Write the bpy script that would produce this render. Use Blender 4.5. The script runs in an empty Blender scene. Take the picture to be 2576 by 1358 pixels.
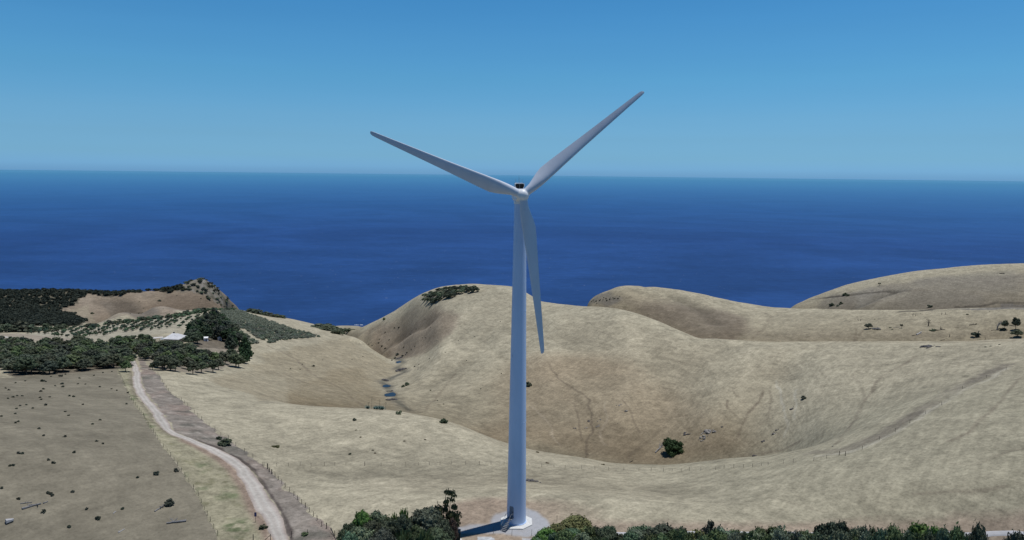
import bpy, math, random
import numpy as np
from mathutils import Vector, Matrix

# ------------------------------------------------------------------ scene basics
scene = bpy.context.scene
col = scene.collection
R = math.radians
rng = np.random.default_rng(11)
random.seed(5)

SUN_EL, SUN_AZ = 78.0, 27.0          # elevation; azimuth measured from +X towards +Y (sun is right of and beyond the turbine)
CAM = np.array([0.0, 0.0, 72.0])
FPX, W2, H2 = 1839.0, 1287.5, 679.0  # focal length and image centre, in units of a 2575 px wide frame
PITCH, ROLL = R(7.44), R(0.655)
SEA = -218.0

_f = np.array([0, math.cos(PITCH), -math.sin(PITCH)])
_u0 = np.array([0, math.sin(PITCH), math.cos(PITCH)])
_x0 = np.array([1.0, 0, 0])
CR = _x0 * math.cos(ROLL) + _u0 * math.sin(ROLL)
CU = _u0 * math.cos(ROLL) - _x0 * math.sin(ROLL)

def ray(u, v):
    d = _f * FPX + CR * (u - W2) - CU * (v - H2)
    h = math.hypot(d[0], d[1])
    return math.atan2(d[0], d[1]), d[2] / h       # azimuth (from +Y), tangent of elevation

def polar(az, r, z):
    return (math.sin(az) * r, math.cos(az) * r, z)

# ------------------------------------------------------------------ materials
def new_mat(name):
    m = bpy.data.materials.new(name); m.use_nodes = True
    nt = m.node_tree; b = nt.nodes['Principled BSDF']
    return m, nt, b

def N(nt, kind, **kw):
    n = nt.nodes.new(kind)
    for k, v in kw.items():
        if k in n.inputs.keys() and not hasattr(n, k):
            n.inputs[k].default_value = v
        else:
            setattr(n, k, v)
    return n

def L(nt, a, b): nt.links.new(a, b)

def ramp(nt, fac, stops):
    r = nt.nodes.new('ShaderNodeValToRGB')
    els = r.color_ramp.elements
    while len(els) < len(stops): els.new(0.5)
    for e, (p, c) in zip(els, stops):
        e.position = p
        e.color = (c, c, c, 1) if isinstance(c, (int, float)) else (*c, 1)
    L(nt, fac, r.inputs[0]); return r.outputs[0]

def noise(nt, scale, detail=3, rough=.6, vec=None, dist=0.0, coord='Object', sc=None):
    tc = nt.nodes.new('ShaderNodeTexCoord')
    n = nt.nodes.new('ShaderNodeTexNoise')
    n.inputs['Scale'].default_value = scale; n.inputs['Detail'].default_value = detail
    n.inputs['Roughness'].default_value = rough; n.inputs['Distortion'].default_value = dist
    src = tc.outputs[coord]
    if sc:
        mp = nt.nodes.new('ShaderNodeMapping'); mp.inputs['Scale'].default_value = sc
        L(nt, src, mp.inputs[0]); src = mp.outputs[0]
    L(nt, src, n.inputs['Vector']); return n.outputs['Fac']

def mul(nt, c, f):
    m = nt.nodes.new('ShaderNodeMix'); m.data_type = 'RGBA'; m.blend_type = 'MULTIPLY'
    m.inputs['Factor'].default_value = 1
    L(nt, c, m.inputs['A']); L(nt, f, m.inputs['B']); return m.outputs['Result']

def mix(nt, fac, a, b):
    m = nt.nodes.new('ShaderNodeMix'); m.data_type = 'RGBA'
    L(nt, fac, m.inputs['Factor'])
    for s, x in (('A', a), ('B', b)):
        if isinstance(x, tuple): m.inputs[s].default_value = (*x, 1)
        else: L(nt, x, m.inputs[s])
    return m.outputs['Result']

def simple(name, c, rough=.7, var=.25, scale=3.0, metal=0.0, bump=0.0, detail=4):
    m, nt, b = new_mat(name)
    rgb = nt.nodes.new('ShaderNodeRGB'); rgb.outputs[0].default_value = (*c, 1)
    f = noise(nt, scale, detail)
    L(nt, mul(nt, rgb.outputs[0], ramp(nt, f, [(.25, 1 - var), (.75, 1 + var)])), b.inputs['Base Color'])
    b.inputs['Roughness'].default_value = rough; b.inputs['Metallic'].default_value = metal
    b.inputs['Specular IOR Level'].default_value = .25
    if bump:
        bp = nt.nodes.new('ShaderNodeBump'); bp.inputs['Strength'].default_value = bump
        L(nt, f, bp.inputs['Height']); L(nt, bp.outputs[0], b.inputs['Normal'])
    return m

def leaf_mat(name):
    m, nt, b = new_mat(name)
    oi = nt.nodes.new('ShaderNodeObjectInfo')
    f = noise(nt, 2.2, 3)
    c = mul(nt, oi.outputs['Color'], ramp(nt, f, [(.3, .55), (.7, 1.45)]))
    L(nt, c, b.inputs['Base Color'])
    b.inputs['Roughness'].default_value = .75; b.inputs['Specular IOR Level'].default_value = .15
    tr = nt.nodes.new('ShaderNodeBsdfTranslucent'); L(nt, c, tr.inputs[0])
    mx = nt.nodes.new('ShaderNodeMixShader'); mx.inputs[0].default_value = .22
    out = nt.nodes['Material Output']
    L(nt, b.outputs[0], mx.inputs[1]); L(nt, tr.outputs[0], mx.inputs[2]); L(nt, mx.outputs[0], out.inputs[0])
    return m

M = {}
M['leaf'] = leaf_mat('foliage')
M['bark'] = simple('bark', (.11, .09, .075), .9, .4, 6)
M['dead'] = simple('weathered dead wood', (.19, .19, .195), .85, .4, 4)
M['deadpale'] = simple('bleached dead wood', (.36, .36, .37), .85, .3, 4)
M['deaddark'] = simple('dark dead wood', (.06, .055, .05), .9, .4, 4)
M['post'] = simple('old fence timber', (.045, .04, .037), .9, .4, 8)
M['wire'] = simple('fence wire', (.12, .12, .12), .5, .1, 3, .6)
M['rock'] = simple('grey rock', (.23, .22, .205), .9, .45, 2.5, bump=.5)
M['rockdark'] = simple('dark rock', (.10, .095, .095), .9, .5, 2.5, bump=.5)
M['concrete'] = simple('pale concrete', (.62, .63, .62), .85, .12, 2)
M['gravel'] = simple('road gravel', (.40, .375, .37), .95, .22, .5)

# ------------------------------------------------------------------ mesh helpers
def mesh_np(name, verts, faces4=None, faces3=None, smooth=False):
    me = bpy.data.meshes.new(name)
    verts = np.asarray(verts, dtype=np.float32).reshape(-1, 3)
    loops, starts, totals = [], [], []
    pos = 0
    for f, k in ((faces4, 4), (faces3, 3)):
        if f is None or len(f) == 0: continue
        f = np.asarray(f, dtype=np.int32).reshape(-1, k)
        loops.append(f.ravel()); starts.append(pos + np.arange(len(f)) * k); totals.append(np.full(len(f), k))
        pos += f.size
    loops = np.concatenate(loops); starts = np.concatenate(starts); totals = np.concatenate(totals)
    me.vertices.add(len(verts)); me.vertices.foreach_set('co', verts.ravel())
    me.loops.add(len(loops)); me.loops.foreach_set('vertex_index', loops.astype(np.int32))
    me.polygons.add(len(starts)); me.polygons.foreach_set('loop_start', starts.astype(np.int32))
    me.polygons.foreach_set('loop_total', totals.astype(np.int32))
    if smooth: me.polygons.foreach_set('use_smooth', np.ones(len(starts), dtype=bool))
    me.update(); me.validate()
    return me

class MB:
    """collects simple shapes into one mesh"""
    def __init__(self): self.v = []; self.f = []; self.mi = []; self.cur = 0
    def add(self, vs, fs):
        o = len(self.v); self.v += [tuple(p) for p in vs]
        for f in fs: self.f.append([i + o for i in f]); self.mi.append(self.cur)
    def box(self, c, s, rz=0.0, taper=1.0):
        cx, cy, cz = c; sx, sy, sz = (x / 2 for x in s); ca, sa = math.cos(rz), math.sin(rz)
        vs = []
        for z, k in ((-sz, 1), (sz, taper)):
            for x, y in ((-sx, -sy), (sx, -sy), (sx, sy), (-sx, sy)):
                x *= k; y *= k
                vs.append((cx + x * ca - y * sa, cy + x * sa + y * ca, cz + z))
        self.add(vs, [(3, 2, 1, 0), (4, 5, 6, 7), (0, 1, 5, 4), (1, 2, 6, 5), (2, 3, 7, 6), (3, 0, 4, 7)])
    def tube(self, pts, rad, n=6, cap=True):
        pts = [Vector(p) for p in pts]
        if not isinstance(rad, (list, tuple)): rad = [rad] * len(pts)
        rings = []
        o = len(self.v)
        for i, p in enumerate(pts):
            t = (pts[min(i + 1, len(pts) - 1)] - pts[max(i - 1, 0)]).normalized()
            a = t.orthogonal().normalized() if i == 0 else (a - t * a.dot(t)).normalized()
            b = t.cross(a)
            for k in range(n):
                w = 2 * math.pi * k / n
                self.v.append(tuple(p + (a * math.cos(w) + b * math.sin(w)) * rad[i]))
        for i in range(len(pts) - 1):
            for k in range(n):
                k2 = (k + 1) % n
                self.f.append([o + i * n + k, o + i * n + k2, o + (i + 1) * n + k2, o + (i + 1) * n + k]); self.mi.append(self.cur)
        if cap:
            self.f.append([o + k for k in range(n)][::-1]); self.mi.append(self.cur)
            self.f.append([o + (len(pts) - 1) * n + k for k in range(n)]); self.mi.append(self.cur)
    def lathe(self, prof, n=48, c=(0, 0, 0)):
        o = len(self.v)
        for r, z in prof:
            for k in range(n):
                w = 2 * math.pi * k / n
                self.v.append((c[0] + r * math.cos(w), c[1] + r * math.sin(w), c[2] + z))
        for i in range(len(prof) - 1):
            for k in range(n):
                k2 = (k + 1) % n
                self.f.append([o + i * n + k, o + i * n + k2, o + (i + 1) * n + k2, o + (i + 1) * n + k]); self.mi.append(self.cur)
        self.f.append([o + k for k in range(n)][::-1]); self.mi.append(self.cur)
        self.f.append([o + (len(prof) - 1) * n + k for k in range(n)]); self.mi.append(self.cur)
    def mesh(self, name, smooth=False):
        me = bpy.data.meshes.new(name); me.from_pydata(self.v, [], self.f); me.update()
        if smooth:
            me.polygons.foreach_set('use_smooth', np.ones(len(me.polygons), dtype=bool))
            try: me.set_sharp_from_angle(angle=R(40))
            except Exception: pass
        if any(self.mi): me.polygons.foreach_set('material_index', np.array(self.mi, dtype=np.int32))
        return me

def link(name, me, mats, parent=None, loc=None):
    o = bpy.data.objects.new(name, me); col.objects.link(o)
    if me is not None and len(me.materials) == 0:
        for m in (mats if isinstance(mats, (list, tuple)) else [mats]): me.materials.append(m)
    if parent: o.parent = parent
    if loc is not None: o.location = loc
    return o

def tag(o, label=None, cat=None, group=None, kind=None):
    if label: o['label'] = label
    if cat: o['category'] = cat
    if group: o['group'] = group
    if kind: o['kind'] = kind
    return o

def empty(name, loc, label, cat, group=None, rz=0.0):
    o = bpy.data.objects.new(name, None); col.objects.link(o); o.location = loc; o.rotation_euler.z = rz
    o.empty_display_size = .5
    return tag(o, label, cat, group)

# ------------------------------------------------------------------ value noise (numpy)
def vnoise(x, y, seed=0):
    xi = np.floor(x).astype(np.int64); yi = np.floor(y).astype(np.int64)
    fx = x - xi; fy = y - yi
    fx = fx * fx * fx * (fx * (fx * 6 - 15) + 10); fy = fy * fy * fy * (fy * (fy * 6 - 15) + 10)
    def h(a, b):
        n = (a * 374761393 + b * 668265263 + seed * 974711) & 0xffffffff
        n = ((n ^ (n >> 13)) * 1274126177) & 0xffffffff
        return ((n ^ (n >> 16)) & 0xffff) / 65535.0
    return ((h(xi, yi) * (1 - fx) + h(xi + 1, yi) * fx) * (1 - fy) + (h(xi, yi + 1) * (1 - fx) + h(xi + 1, yi + 1) * fx) * fy) * 2 - 1

def fbm(x, y, wl, octv=4, seed=0, gain=.5):
    s = 0; a = 1; t = 0
    for i in range(octv):
        s = s + a * vnoise(x / wl + 17.3 * i, y / wl - 9.1 * i, seed + i); t += a
        a *= gain; wl *= .5
    return s / t

def pchip(xk, yk, x):
    """monotone cubic through (xk, yk), evaluated at x (1-D)"""
    h = np.diff(xk); d = np.diff(yk) / h
    m = np.zeros_like(yk)
    if len(xk) > 2:
        w1 = 2 * h[1:] + h[:-1]; w2 = h[1:] + 2 * h[:-1]
        ok = d[:-1] * d[1:] > 0
        dd0 = np.where(ok, d[:-1], 1); dd1 = np.where(ok, d[1:], 1)
        m[1:-1] = np.where(ok, (w1 + w2) / (w1 / dd0 + w2 / dd1), 0)
    m[0] = d[0]; m[-1] = d[-1]
    i = np.clip(np.searchsorted(xk, x) - 1, 0, len(h) - 1)
    t = np.clip((x - xk[i]) / h[i], 0, 1); hh = h[i]
    return (yk[i] * (1 + 2 * t) * (1 - t) ** 2 + hh * m[i] * t * (1 - t) ** 2 + yk[i + 1] * t * t * (3 - 2 * t) + hh * m[i + 1] * t * t * (t - 1))

# ------------------------------------------------------------------ terrain: sculpted through survey lines (u, range, v or ('z', height))
Z = lambda z: ('z', z)
FEAT = [
 [(0, 6, Z(1)), (2575, 6, Z(1))],
 [(0, 70, Z(1)), (2575, 70, Z(1))],
 [(0, 115, Z(0.3)), (2575, 115, Z(0.3))],
 [(0, 150, Z(-.3)), (700, 150, Z(0)), (1300, 152, Z(0)), (2575, 152, Z(0))],
 # near field
 [(-400, 195, 1150), (0, 193, 1150), (300, 193, 1150), (450, 190, 1170), (600, 188, 1180), (800, 190, 1180), (1000, 190, 1180), (1300, 185, 1200),
  (1640, 180, 1230), (1950, 180, 1220), (2200, 180, 1205), (2575, 178, 1205), (2900, 178, 1205)],
 # brow of the near hill
 [(-400, 262, 1008), (0, 268, 1010), (300, 272, 1010), (450, 275, 1010), (629, 272, 1017), (790, 262, 1026), (978, 250, 1041), (1112, 243, 1062), (1273, 232, 1115),
  (1324, 229, 1129), (1472, 224, 1153), (1552, 221, 1167), (1660, 220, 1171), (1727, 220, 1167), (1821, 222, 1156), (1949, 224, 1145), (2100, 230, 1112),
  (2350, 265, 1010), (2575, 290, 960), (2900, 310, 920)],
 # valley behind it
 [(-400, 335, 948), (0, 340, 945), (300, 355, 930), (450, 322, 960), (629, 318, 985), (790, 303, Z(-24.5)), (978, 310, Z(-31)), (1112, 300, Z(-35)), (1273, 290, Z(-40)), (1472, 283, Z(-43)),
  (1660, 278, Z(-41.5)), (1821, 276, Z(-37)), (1949, 274, Z(-30.5)), (2100, 265, 1085), (2350, 300, 975), (2575, 325, 925), (2900, 345, 890)],
 # foot of the far slopes
 [(-400, 430, 885), (0, 440, 880), (300, 450, 885), (450, 405, 908), (629, 400, 935), (790, 400, 960), (870, 400, 970), (930, 395, 985), (978, 390, 993), (1030, 392, 985), (1060, 385, 985),
  (1112, 370, 997), (1273, 345, 1035), (1472, 325, 1065), (1660, 320, 1075), (1821, 320, 1050), (1949, 320, 1030), (2100, 310, 1008), (2350, 335, 935), (2575, 350, 900), (2900, 370, 870)],
 # farm terrace edge / gully side / middle of the hill face
 [(-400, 540, 850), (0, 540, 850), (200, 640, 825), (300, 750, 800), (450, 800, 785), (600, 810, 781), (650, 800, 788), (720, 780, 800), (790, 750, 815), (830, 720, 828), (870, 690, 842),
  (900, 650, 858), (950, 590, 887), (988, 545, 907), (1004, 540, 905), (1060, 500, 900), (1112, 450, 910), (1273, 430, 905), (1472, 400, 920), (1660, 390, 930), (1821, 385, 925),
  (1949, 375, 930), (2100, 365, 915), (2350, 375, 890), (2575, 380, 872), (2900, 395, 850)],
 # gully bottom / upper hill face
 [(-400, 650, 825), (0, 650, 825), (200, 760, 808), (300, 830, Z(-105)), (450, 860, Z(-110)), (600, 870, Z(-120)), (720, 850, Z(-110)), (790, 830, Z(-115)), (870, 760, Z(-108)), (900, 720, Z(-103)),
  (950, 660, Z(-93)), (990, 595, Z(-78)), (1004, 580, Z(-75)), (1060, 560, 865), (1112, 510, 862), (1273, 500, 830), (1472, 440, 862), (1660, 420, 872), (1821, 405, 890), (1949, 395, 892),
  (2100, 390, 886), (2350, 390, 873), (2575, 395, 861), (2900, 405, 845)],
 [(-400, 780, 800), (0, 780, 800), (200, 860, 803), (300, 900, Z(-118)), (450, 920, Z(-118)), (600, 930, Z(-140)), (720, 950, Z(-135)), (790, 920, Z(-135)), (870, 830, Z(-118)), (900, 790, 846),
  (950, 720, 852), (990, 690, 848), (1060, 640, 805), (1112, 590, 792), (1273, 560, 772), (1472, 480, 808), (1660, 440, 840), (1770, 424, 862), (1821, 419, 873), (1949, 408, 876), (2100, 405, 873),
  (2350, 402, 864), (2575, 405, 855), (2900, 412, 845)],
 # ridge of the middle hill / foot of the far headland
 [(-400, 860, 795), (0, 860, 793), (180, 900, 800), (300, 940, 803), (450, 960, 790), (560, 990, 783), (600, 1000, Z(-160)), (720, 1080, Z(-165)), (790, 1060, Z(-165)), (830, 1000, Z(-150)), (858, 870, Z(-124)),
  (872, 850, 843), (900, 830, 830), (960, 790, 803), (1010, 760, 775), (1060, 720, 745), (1120, 690, 726), (1200, 660, 720), (1285, 620, 725), (1370, 570, 762), (1475, 530, 770), (1560, 500, 778),
  (1640, 475, 800), (1720, 450, 835), (1770, 440, 852), (1860, 432, 858), (2100, 425, 859), (2350, 420, 856), (2575, 420, 850), (2900, 425, 842)],
 # hollow behind
 [(-400, 960, 770), (0, 960, 770), (300, 965, 785), (380, 980, 768), (450, 980, 765), (505, 1000, 745), (560, 1010, 765), (600, 1080, Z(-185)), (720, 1200, Z(-190)), (870, 1180, Z(-185)), (900, 950, Z(-150)),
  (1060, 900, Z(-100)), (1200, 850, Z(-80)), (1285, 800, Z(-80)), (1370, 720, Z(-80)), (1475, 600, Z(-60)), (1640, 540, Z(-52)), (1770, 490, Z(-43)), (1860, 480, Z(-39)), (2100, 460, Z(-32)),
  (2350, 441, Z(-25.5)), (2575, 437, Z(-22.5)), (2900, 440, Z(-22))],
 # second ridge / headland crest
 [(-400, 1060, 730), (0, 1050, 731), (200, 1050, 733), (300, 1030, 737), (380, 1030, 733), (450, 1035, 720), (480, 1040, 707), (505, 1040, 701), (530, 1045, 712), (560, 1050, 738), (602, 1055, 776),
  (625, 1100, Z(-160)), (650, 1200, Z(-195)), (720, 1300, Z(-203)), (870, 1300, Z(-203)), (900, 1150, Z(-180)), (1060, 1000, Z(-150)), (1200, 1000, Z(-150)), (1370, 900, Z(-140)), (1455, 720, Z(-100)),
  (1475, 690, 766), (1510, 690, 738), (1580, 690, 719), (1640, 690, 721), (1750, 680, 739), (1870, 670, 763), (1940, 660, 773), (2000, 640, 777), (2200, 600, 780), (2400, 580, 779), (2575, 570, 777), (2900, 565, 772)],
 [(-400, 1180, Z(-150)), (0, 1180, Z(-150)), (560, 1190, Z(-170)), (625, 1250, Z(-200)), (720, 1345, Z(-209)), (870, 1345, Z(-208)), (1060, 1100, Z(-190)), (1370, 1100, Z(-190)), (1475, 780, Z(-115)), (1640, 800, Z(-105)),
  (1870, 780, Z(-90)), (2000, 760, Z(-77)), (2200, 700, Z(-61)), (2575, 680, Z(-50)), (2900, 680, Z(-48))],
 # far right hill
 [(-400, 1290, Z(-205)), (560, 1290, Z(-207)), (720, 1380, Z(-214)), (870, 1380, Z(-214)), (1060, 1200, Z(-210)), (1370, 1200, Z(-210)), (1475, 900, Z(-175)), (1870, 960, Z(-150)), (1950, 955, Z(-112)), (1985, 950, 776), (2040, 950, 750),
  (2150, 950, 713), (2290, 940, 686), (2440, 930, 669), (2575, 920, 663), (2900, 910, 655)],
 [(-400, 1400, Z(-221)), (620, 1420, Z(-221)), (870, 1430, Z(-221)), (1060, 1330, Z(-221)), (1475, 1150, Z(-221)), (1870, 1150, Z(-221)), (1990, 1200, Z(-221)), (2900, 1350, Z(-221))],
 [(-400, 1700, Z(-260)), (2900, 1700, Z(-260))],
]
def v_for(u, r, z):
    lo, hi = -400.0, 1e5
    lo, hi = 100.0, 6000.0
    for _ in range(50):
        m = (lo + hi) / 2
        if CAM[2] + ray(u, m)[1] * r > z: lo = m
        else: hi = m
    return lo
NA, NR = 1040, 760
AZ = np.linspace(R(-52), R(52), NA)
RG = np.concatenate([np.geomspace(6, 120, 40, endpoint=False), np.geomspace(120, 520, 430, endpoint=False), np.geomspace(520, 1700, NR - 470)])
fr, ft = [], []
for feat in FEAT:
    a, rr, tt = [], [], []
    for u, r, v in feat:
        if isinstance(v, tuple):
            vv = v_for(u, r, v[1]) if r > 100 else 1200
            az = ray(u, vv)[0]; t = (v[1] - CAM[2]) / r
        else:
            az, t = ray(u, v)
        a.append(az); rr.append(r); tt.append(t)
    a = np.array(a); o = np.argsort(a); a = a[o]; rr = np.array(rr, float)[o]; tt = np.array(tt)[o]
    azc = np.clip(AZ, a[0], a[-1])
    fr.append(pchip(a, rr, azc)); ft.append(pchip(a, tt, azc))
fr = np.array(fr); ft = np.array(ft)
for k in range(1, len(fr)): fr[k] = np.maximum(fr[k], fr[k - 1] + 5)
fz = CAM[2] + fr * ft
ZG = np.zeros((NA, NR))
for i in range(NA): ZG[i] = pchip(fr[:, i], fz[:, i], RG)
# soften facets across columns
def smooth_az(A, k):
    for _ in range(k):
        A[1:-1] = .25 * A[:-2] + .5 * A[1:-1] + .25 * A[2:]
smooth_az(ZG, 6)
XG = np.sin(AZ)[:, None] * RG[None, :]; YG = np.cos(AZ)[:, None] * RG[None, :]
far = np.clip((RG - 250) / 150, 0, 1)[None, :]
ZG += far * (fbm(XG, YG, 55, 4, 3) * .9 + fbm(XG, YG, 14, 3, 8) * .18) + (1 - far) * (fbm(XG, YG, 30, 3, 5) * .35)
# erosion runnels on the slopes of the middle hill, running downhill
_run = fbm(XG + .35 * YG, YG * .12, 16, 3, 21)
_fm = np.clip((RG - 330) / 120, 0, 1)[None, :] * np.clip((AZ - R(-12)) / R(5), 0, 1)[:, None]
ZG -= _fm * np.clip(_run, 0, 1) * 1.3

def col_at(az):
    f = (az - AZ[0]) / (AZ[1] - AZ[0]); f = min(max(f, 0), NA - 1.001); i = int(f); f -= i
    return ZG[i] * (1 - f) + ZG[i + 1] * f
def ground(x, y):
    r = math.hypot(x, y); return float(np.interp(r, RG, col_at(math.atan2(x, y))))
def at(u, v):
    """first ground point on the line of sight through a photo pixel"""
    az, t = ray(u, v); z = col_at(az); line = CAM[2] + t * RG
    hit = np.nonzero((z >= line) & (RG > 60))[0]
    if len(hit) == 0:
        k = int(np.argmin(np.where(RG > 60, line - z, 1e9))); r = RG[k]
    else:
        k = hit[0]; d0 = line[k - 1] - z[k - 1]; d1 = line[k] - z[k]
        r = RG[k - 1] + (RG[k] - RG[k - 1]) * d0 / (d0 - d1 + 1e-9)
    x, y = math.sin(az) * r, math.cos(az) * r
    return Vector((x, y, float(np.interp(r, RG, z))))
def pxm(p):
    """photo units per metre at a place"""
    return FPX / (Vector(p) - Vector(CAM)).dot(Vector(_f))
# crops used for the survey -> frame units
c1 = lambda x, y: (x * .25, 660.1 + y * .25)
c2 = lambda x, y: (x * .2684, 993.3 + y * .2684)
c3 = lambda x, y: (628.7 + x * .2743, 660.1 + y * .2743)
c4 = lambda x, y: (628.7 + x * .2684, 1005.9 + y * .2684)
c5 = lambda x, y: (1257.4 + x * .2684, 1005.9 + y * .2684)
c6 = lambda x, y: (1886 + x * .2675, 1005.9 + y * .2675)
c7 = lambda x, y: (1886 + x * .2675, 647.6 + y * .2675)
c8 = lambda x, y: (1119.1 + x * .1171, 1232.3 + y * .1171)
c9 = lambda x, y: (603.6 + x * .0976, 1232.3 + y * .0976)
c12 = lambda x, y: (1760.4 + x * .2962, 880.2 + y * .2962)
c10 = lambda x, y: (2137.6 + x * .16987, 779.6 + y * .16987)
c11 = lambda x, y: (842.5 + x * .1269, 1232.3 + y * .1269)

# ------------------------------------------------------------------ pools in the gully: level the ground under them
POOLS = [(c3(1362, 912), 1.8, 3.2), (c3(1250, 1130), 2.3, 2.8), (c3(1288, 1210), 3.1, 3.8)]
pools = []
for (u, v), rx, ry in POOLS:
    p = at(u, v); pools.append((p, rx, ry))
    d = np.sqrt(((XG - p.x) / (rx + 1.2)) ** 2 + ((YG - p.y) / (ry + 1.2)) ** 2)
    w = np.clip((1.7 - d) / .7, 0, 1); w = w * w * (3 - 2 * w)
    ZG = ZG * (1 - w) + w * (p.z - .5 * np.clip(1.25 - d, 0, 1))

# ------------------------------------------------------------------ spurs and creases
def polydist(pts):
    ln_ = np.array([tuple(at(*p))[:2] for p in pts]); lo = ln_.min(0) - 90; hi = ln_.max(0) + 90; D = np.full(XG.shape, 1e6)
    sel = (XG > lo[0]) & (XG < hi[0]) & (YG > lo[1]) & (YG < hi[1]); px, py = XG[sel], YG[sel]; d = np.full(px.shape, 1e6)
    for a, b in zip(ln_[:-1], ln_[1:]):
        ab = b - a; t = np.clip(((px - a[0]) * ab[0] + (py - a[1]) * ab[1]) / (ab @ ab + 1e-9), 0, 1); d = np.minimum(d, np.hypot(px - a[0] - t * ab[0], py - a[1] - t * ab[1]))
    D[sel] = d; return D
SPURS = [([c1(860, 412), c1(1080, 482), c1(1330, 565)], 5.0, 13), ([c1(1260, 350), c1(1450, 430), c1(1640, 525)], 5.5, 14), ([c1(1000, 420), c1(1250, 500), c1(1450, 560)], -4.0, 12),
         ([c3(1010, 750), c3(1130, 660), c3(1290, 585)], 2.4, 7), ([c3(1255, 835), c3(1400, 740), c3(1600, 640), c3(1750, 600)], 2.4, 8), ([c3(1215, 815), c3(1330, 700), c3(1500, 625), c3(1650, 565)], -2.4, 7), ([c3(930, 728), c3(1010, 688), c3(1090, 620)], 1.6, 5),
         ([c7(1190, 465), c7(1300, 402), c7(1520, 325)], 4.0, 14), ([c7(1010, 455), c7(1150, 400), c7(1350, 345)], -2.5, 12), ([c3(1450, 1350), c3(1640, 1140), c3(1900, 940)], -1.2, 6), ([(1475, 1130), (1490, 1060), (1440, 1000), (1390, 930)], -.8, 4), ([(1560, 800), (1590, 880), (1600, 960), (1570, 1050)], 1.6, 13), ([(1780, 880), (1740, 960), (1690, 1040), (1640, 1120)], -1.0, 14), ([(1880, 890), (1850, 960), (1800, 1060)], 1.5, 12), ([(1400, 800), (1380, 880), (1400, 970)], 1.4, 12), ([(1990, 900), (1950, 980), (1890, 1070)], -1.4, 9), ([(1560, 730), (1600, 755), (1680, 780)], 2.0, 9), ([(1700, 745), (1760, 775), (1800, 810)], -2.0, 9), ([(1150, 800), (1120, 880), (1060, 960)], 1.4, 9), ([(1230, 830), (1180, 920), (1110, 1000)], -1.3, 8)]
SPD = [(polydist(pts), amp, w_) for pts, amp, w_ in SPURS]
for d_, amp, w_ in SPD: ZG += amp * np.exp(-(d_ / w_) ** 2)
# ------------------------------------------------------------------ ground tint (albedo plus relief shade), painted in world coordinates
TINT = np.zeros((NA, NR, 3)); TINT[:] = (.365, .325, .235)
n_big = fbm(XG, YG, 60, 4, 31); n_mid = fbm(XG, YG, 9, 4, 37); n_fin = fbm(XG, YG, 2.4, 3, 41)
def wpoly(pts): return np.array([tuple(at(*p))[:2] for p in pts])
def inside(poly, jitter=0.0, soft=0.0):
    x, y = XG, YG
    if jitter:
        x = x + fbm(XG, YG, jitter * 4, 3, 51) * jitter; y = y + fbm(XG, YG, jitter * 4, 3, 57) * jitter
    lo = poly.min(0) - 2 - jitter * 2; hi = poly.max(0) + 2 + jitter * 2
    sel = (x > lo[0]) & (x < hi[0]) & (y > lo[1]) & (y < hi[1])
    px, py = x[sel], y[sel]; c = np.zeros(px.shape, bool)
    for i in range(len(poly)):
        (x0, y0), (x1, y1) = poly[i - 1], poly[i]
        if y0 == y1: continue
        c ^= ((y0 > py) != (y1 > py)) & (px < (x1 - x0) * (py - y0) / (y1 - y0) + x0)
    out = np.zeros(XG.shape); out[sel] = c; return out
def dist_line(line, reach, wob=0.0):
    line = np.asarray(line, float)
    D = np.full(XG.shape, 1e6); lo = line.min(0) - reach; hi = line.max(0) + reach
    sel = (XG > lo[0]) & (XG < hi[0]) & (YG > lo[1]) & (YG < hi[1])
    px, py = XG[sel], YG[sel]; d = np.full(px.shape, 1e6)
    if wob: px, py = px + wob * fbm(px, py, 14, 3, 63), py + wob * fbm(px, py, 14, 3, 64)
    for a, b in zip(line[:-1], line[1:]):
        ab = b - a; q = ab @ ab + 1e-9
        t = np.clip(((px - a[0]) * ab[0] + (py - a[1]) * ab[1]) / q, 0, 1)
        d = np.minimum(d, np.hypot(px - a[0] - t * ab[0], py - a[1] - t * ab[1]))
    D[sel] = d; return D
def blend(mask, c, k=1.0):
    global TINT
    m = (np.clip(mask, 0, 1) * k)[..., None]
    TINT = TINT * (1 - m) + m * np.array(c)
def darken(mask, k):
    global TINT
    TINT = TINT * (1 - np.clip(mask, 0, 1)[..., None] * k)
def wline(pts): return np.array([tuple(at(*p))[:2] for p in pts])
def track(pts, w, c, k, warp=.6):
    d = dist_line(wline(pts), w * 3 + 9, 0 if w > 1.5 else 1.6)
    d = d + warp * fbm(XG, YG, 3, 2, 61) * w
    k = min(1, k * (1.3 if w > 1.5 else .95)) * np.clip(.9 + .6 * fbm(XG, YG, 20, 2, 67), .4, 1)
    blend(np.clip(1.5 - d / w, 0, 1), c, k)

tuss = np.clip(fbm(XG, YG * .8, 3.2, 3, 131) * 2 - .55, 0, 1) * np.clip((RG - 230) / 60, 0, 1)[None, :]
TINT *= (1 + .10 * n_big + .15 * n_mid + .09 * n_fin - .24 * tuss)[..., None]
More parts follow.
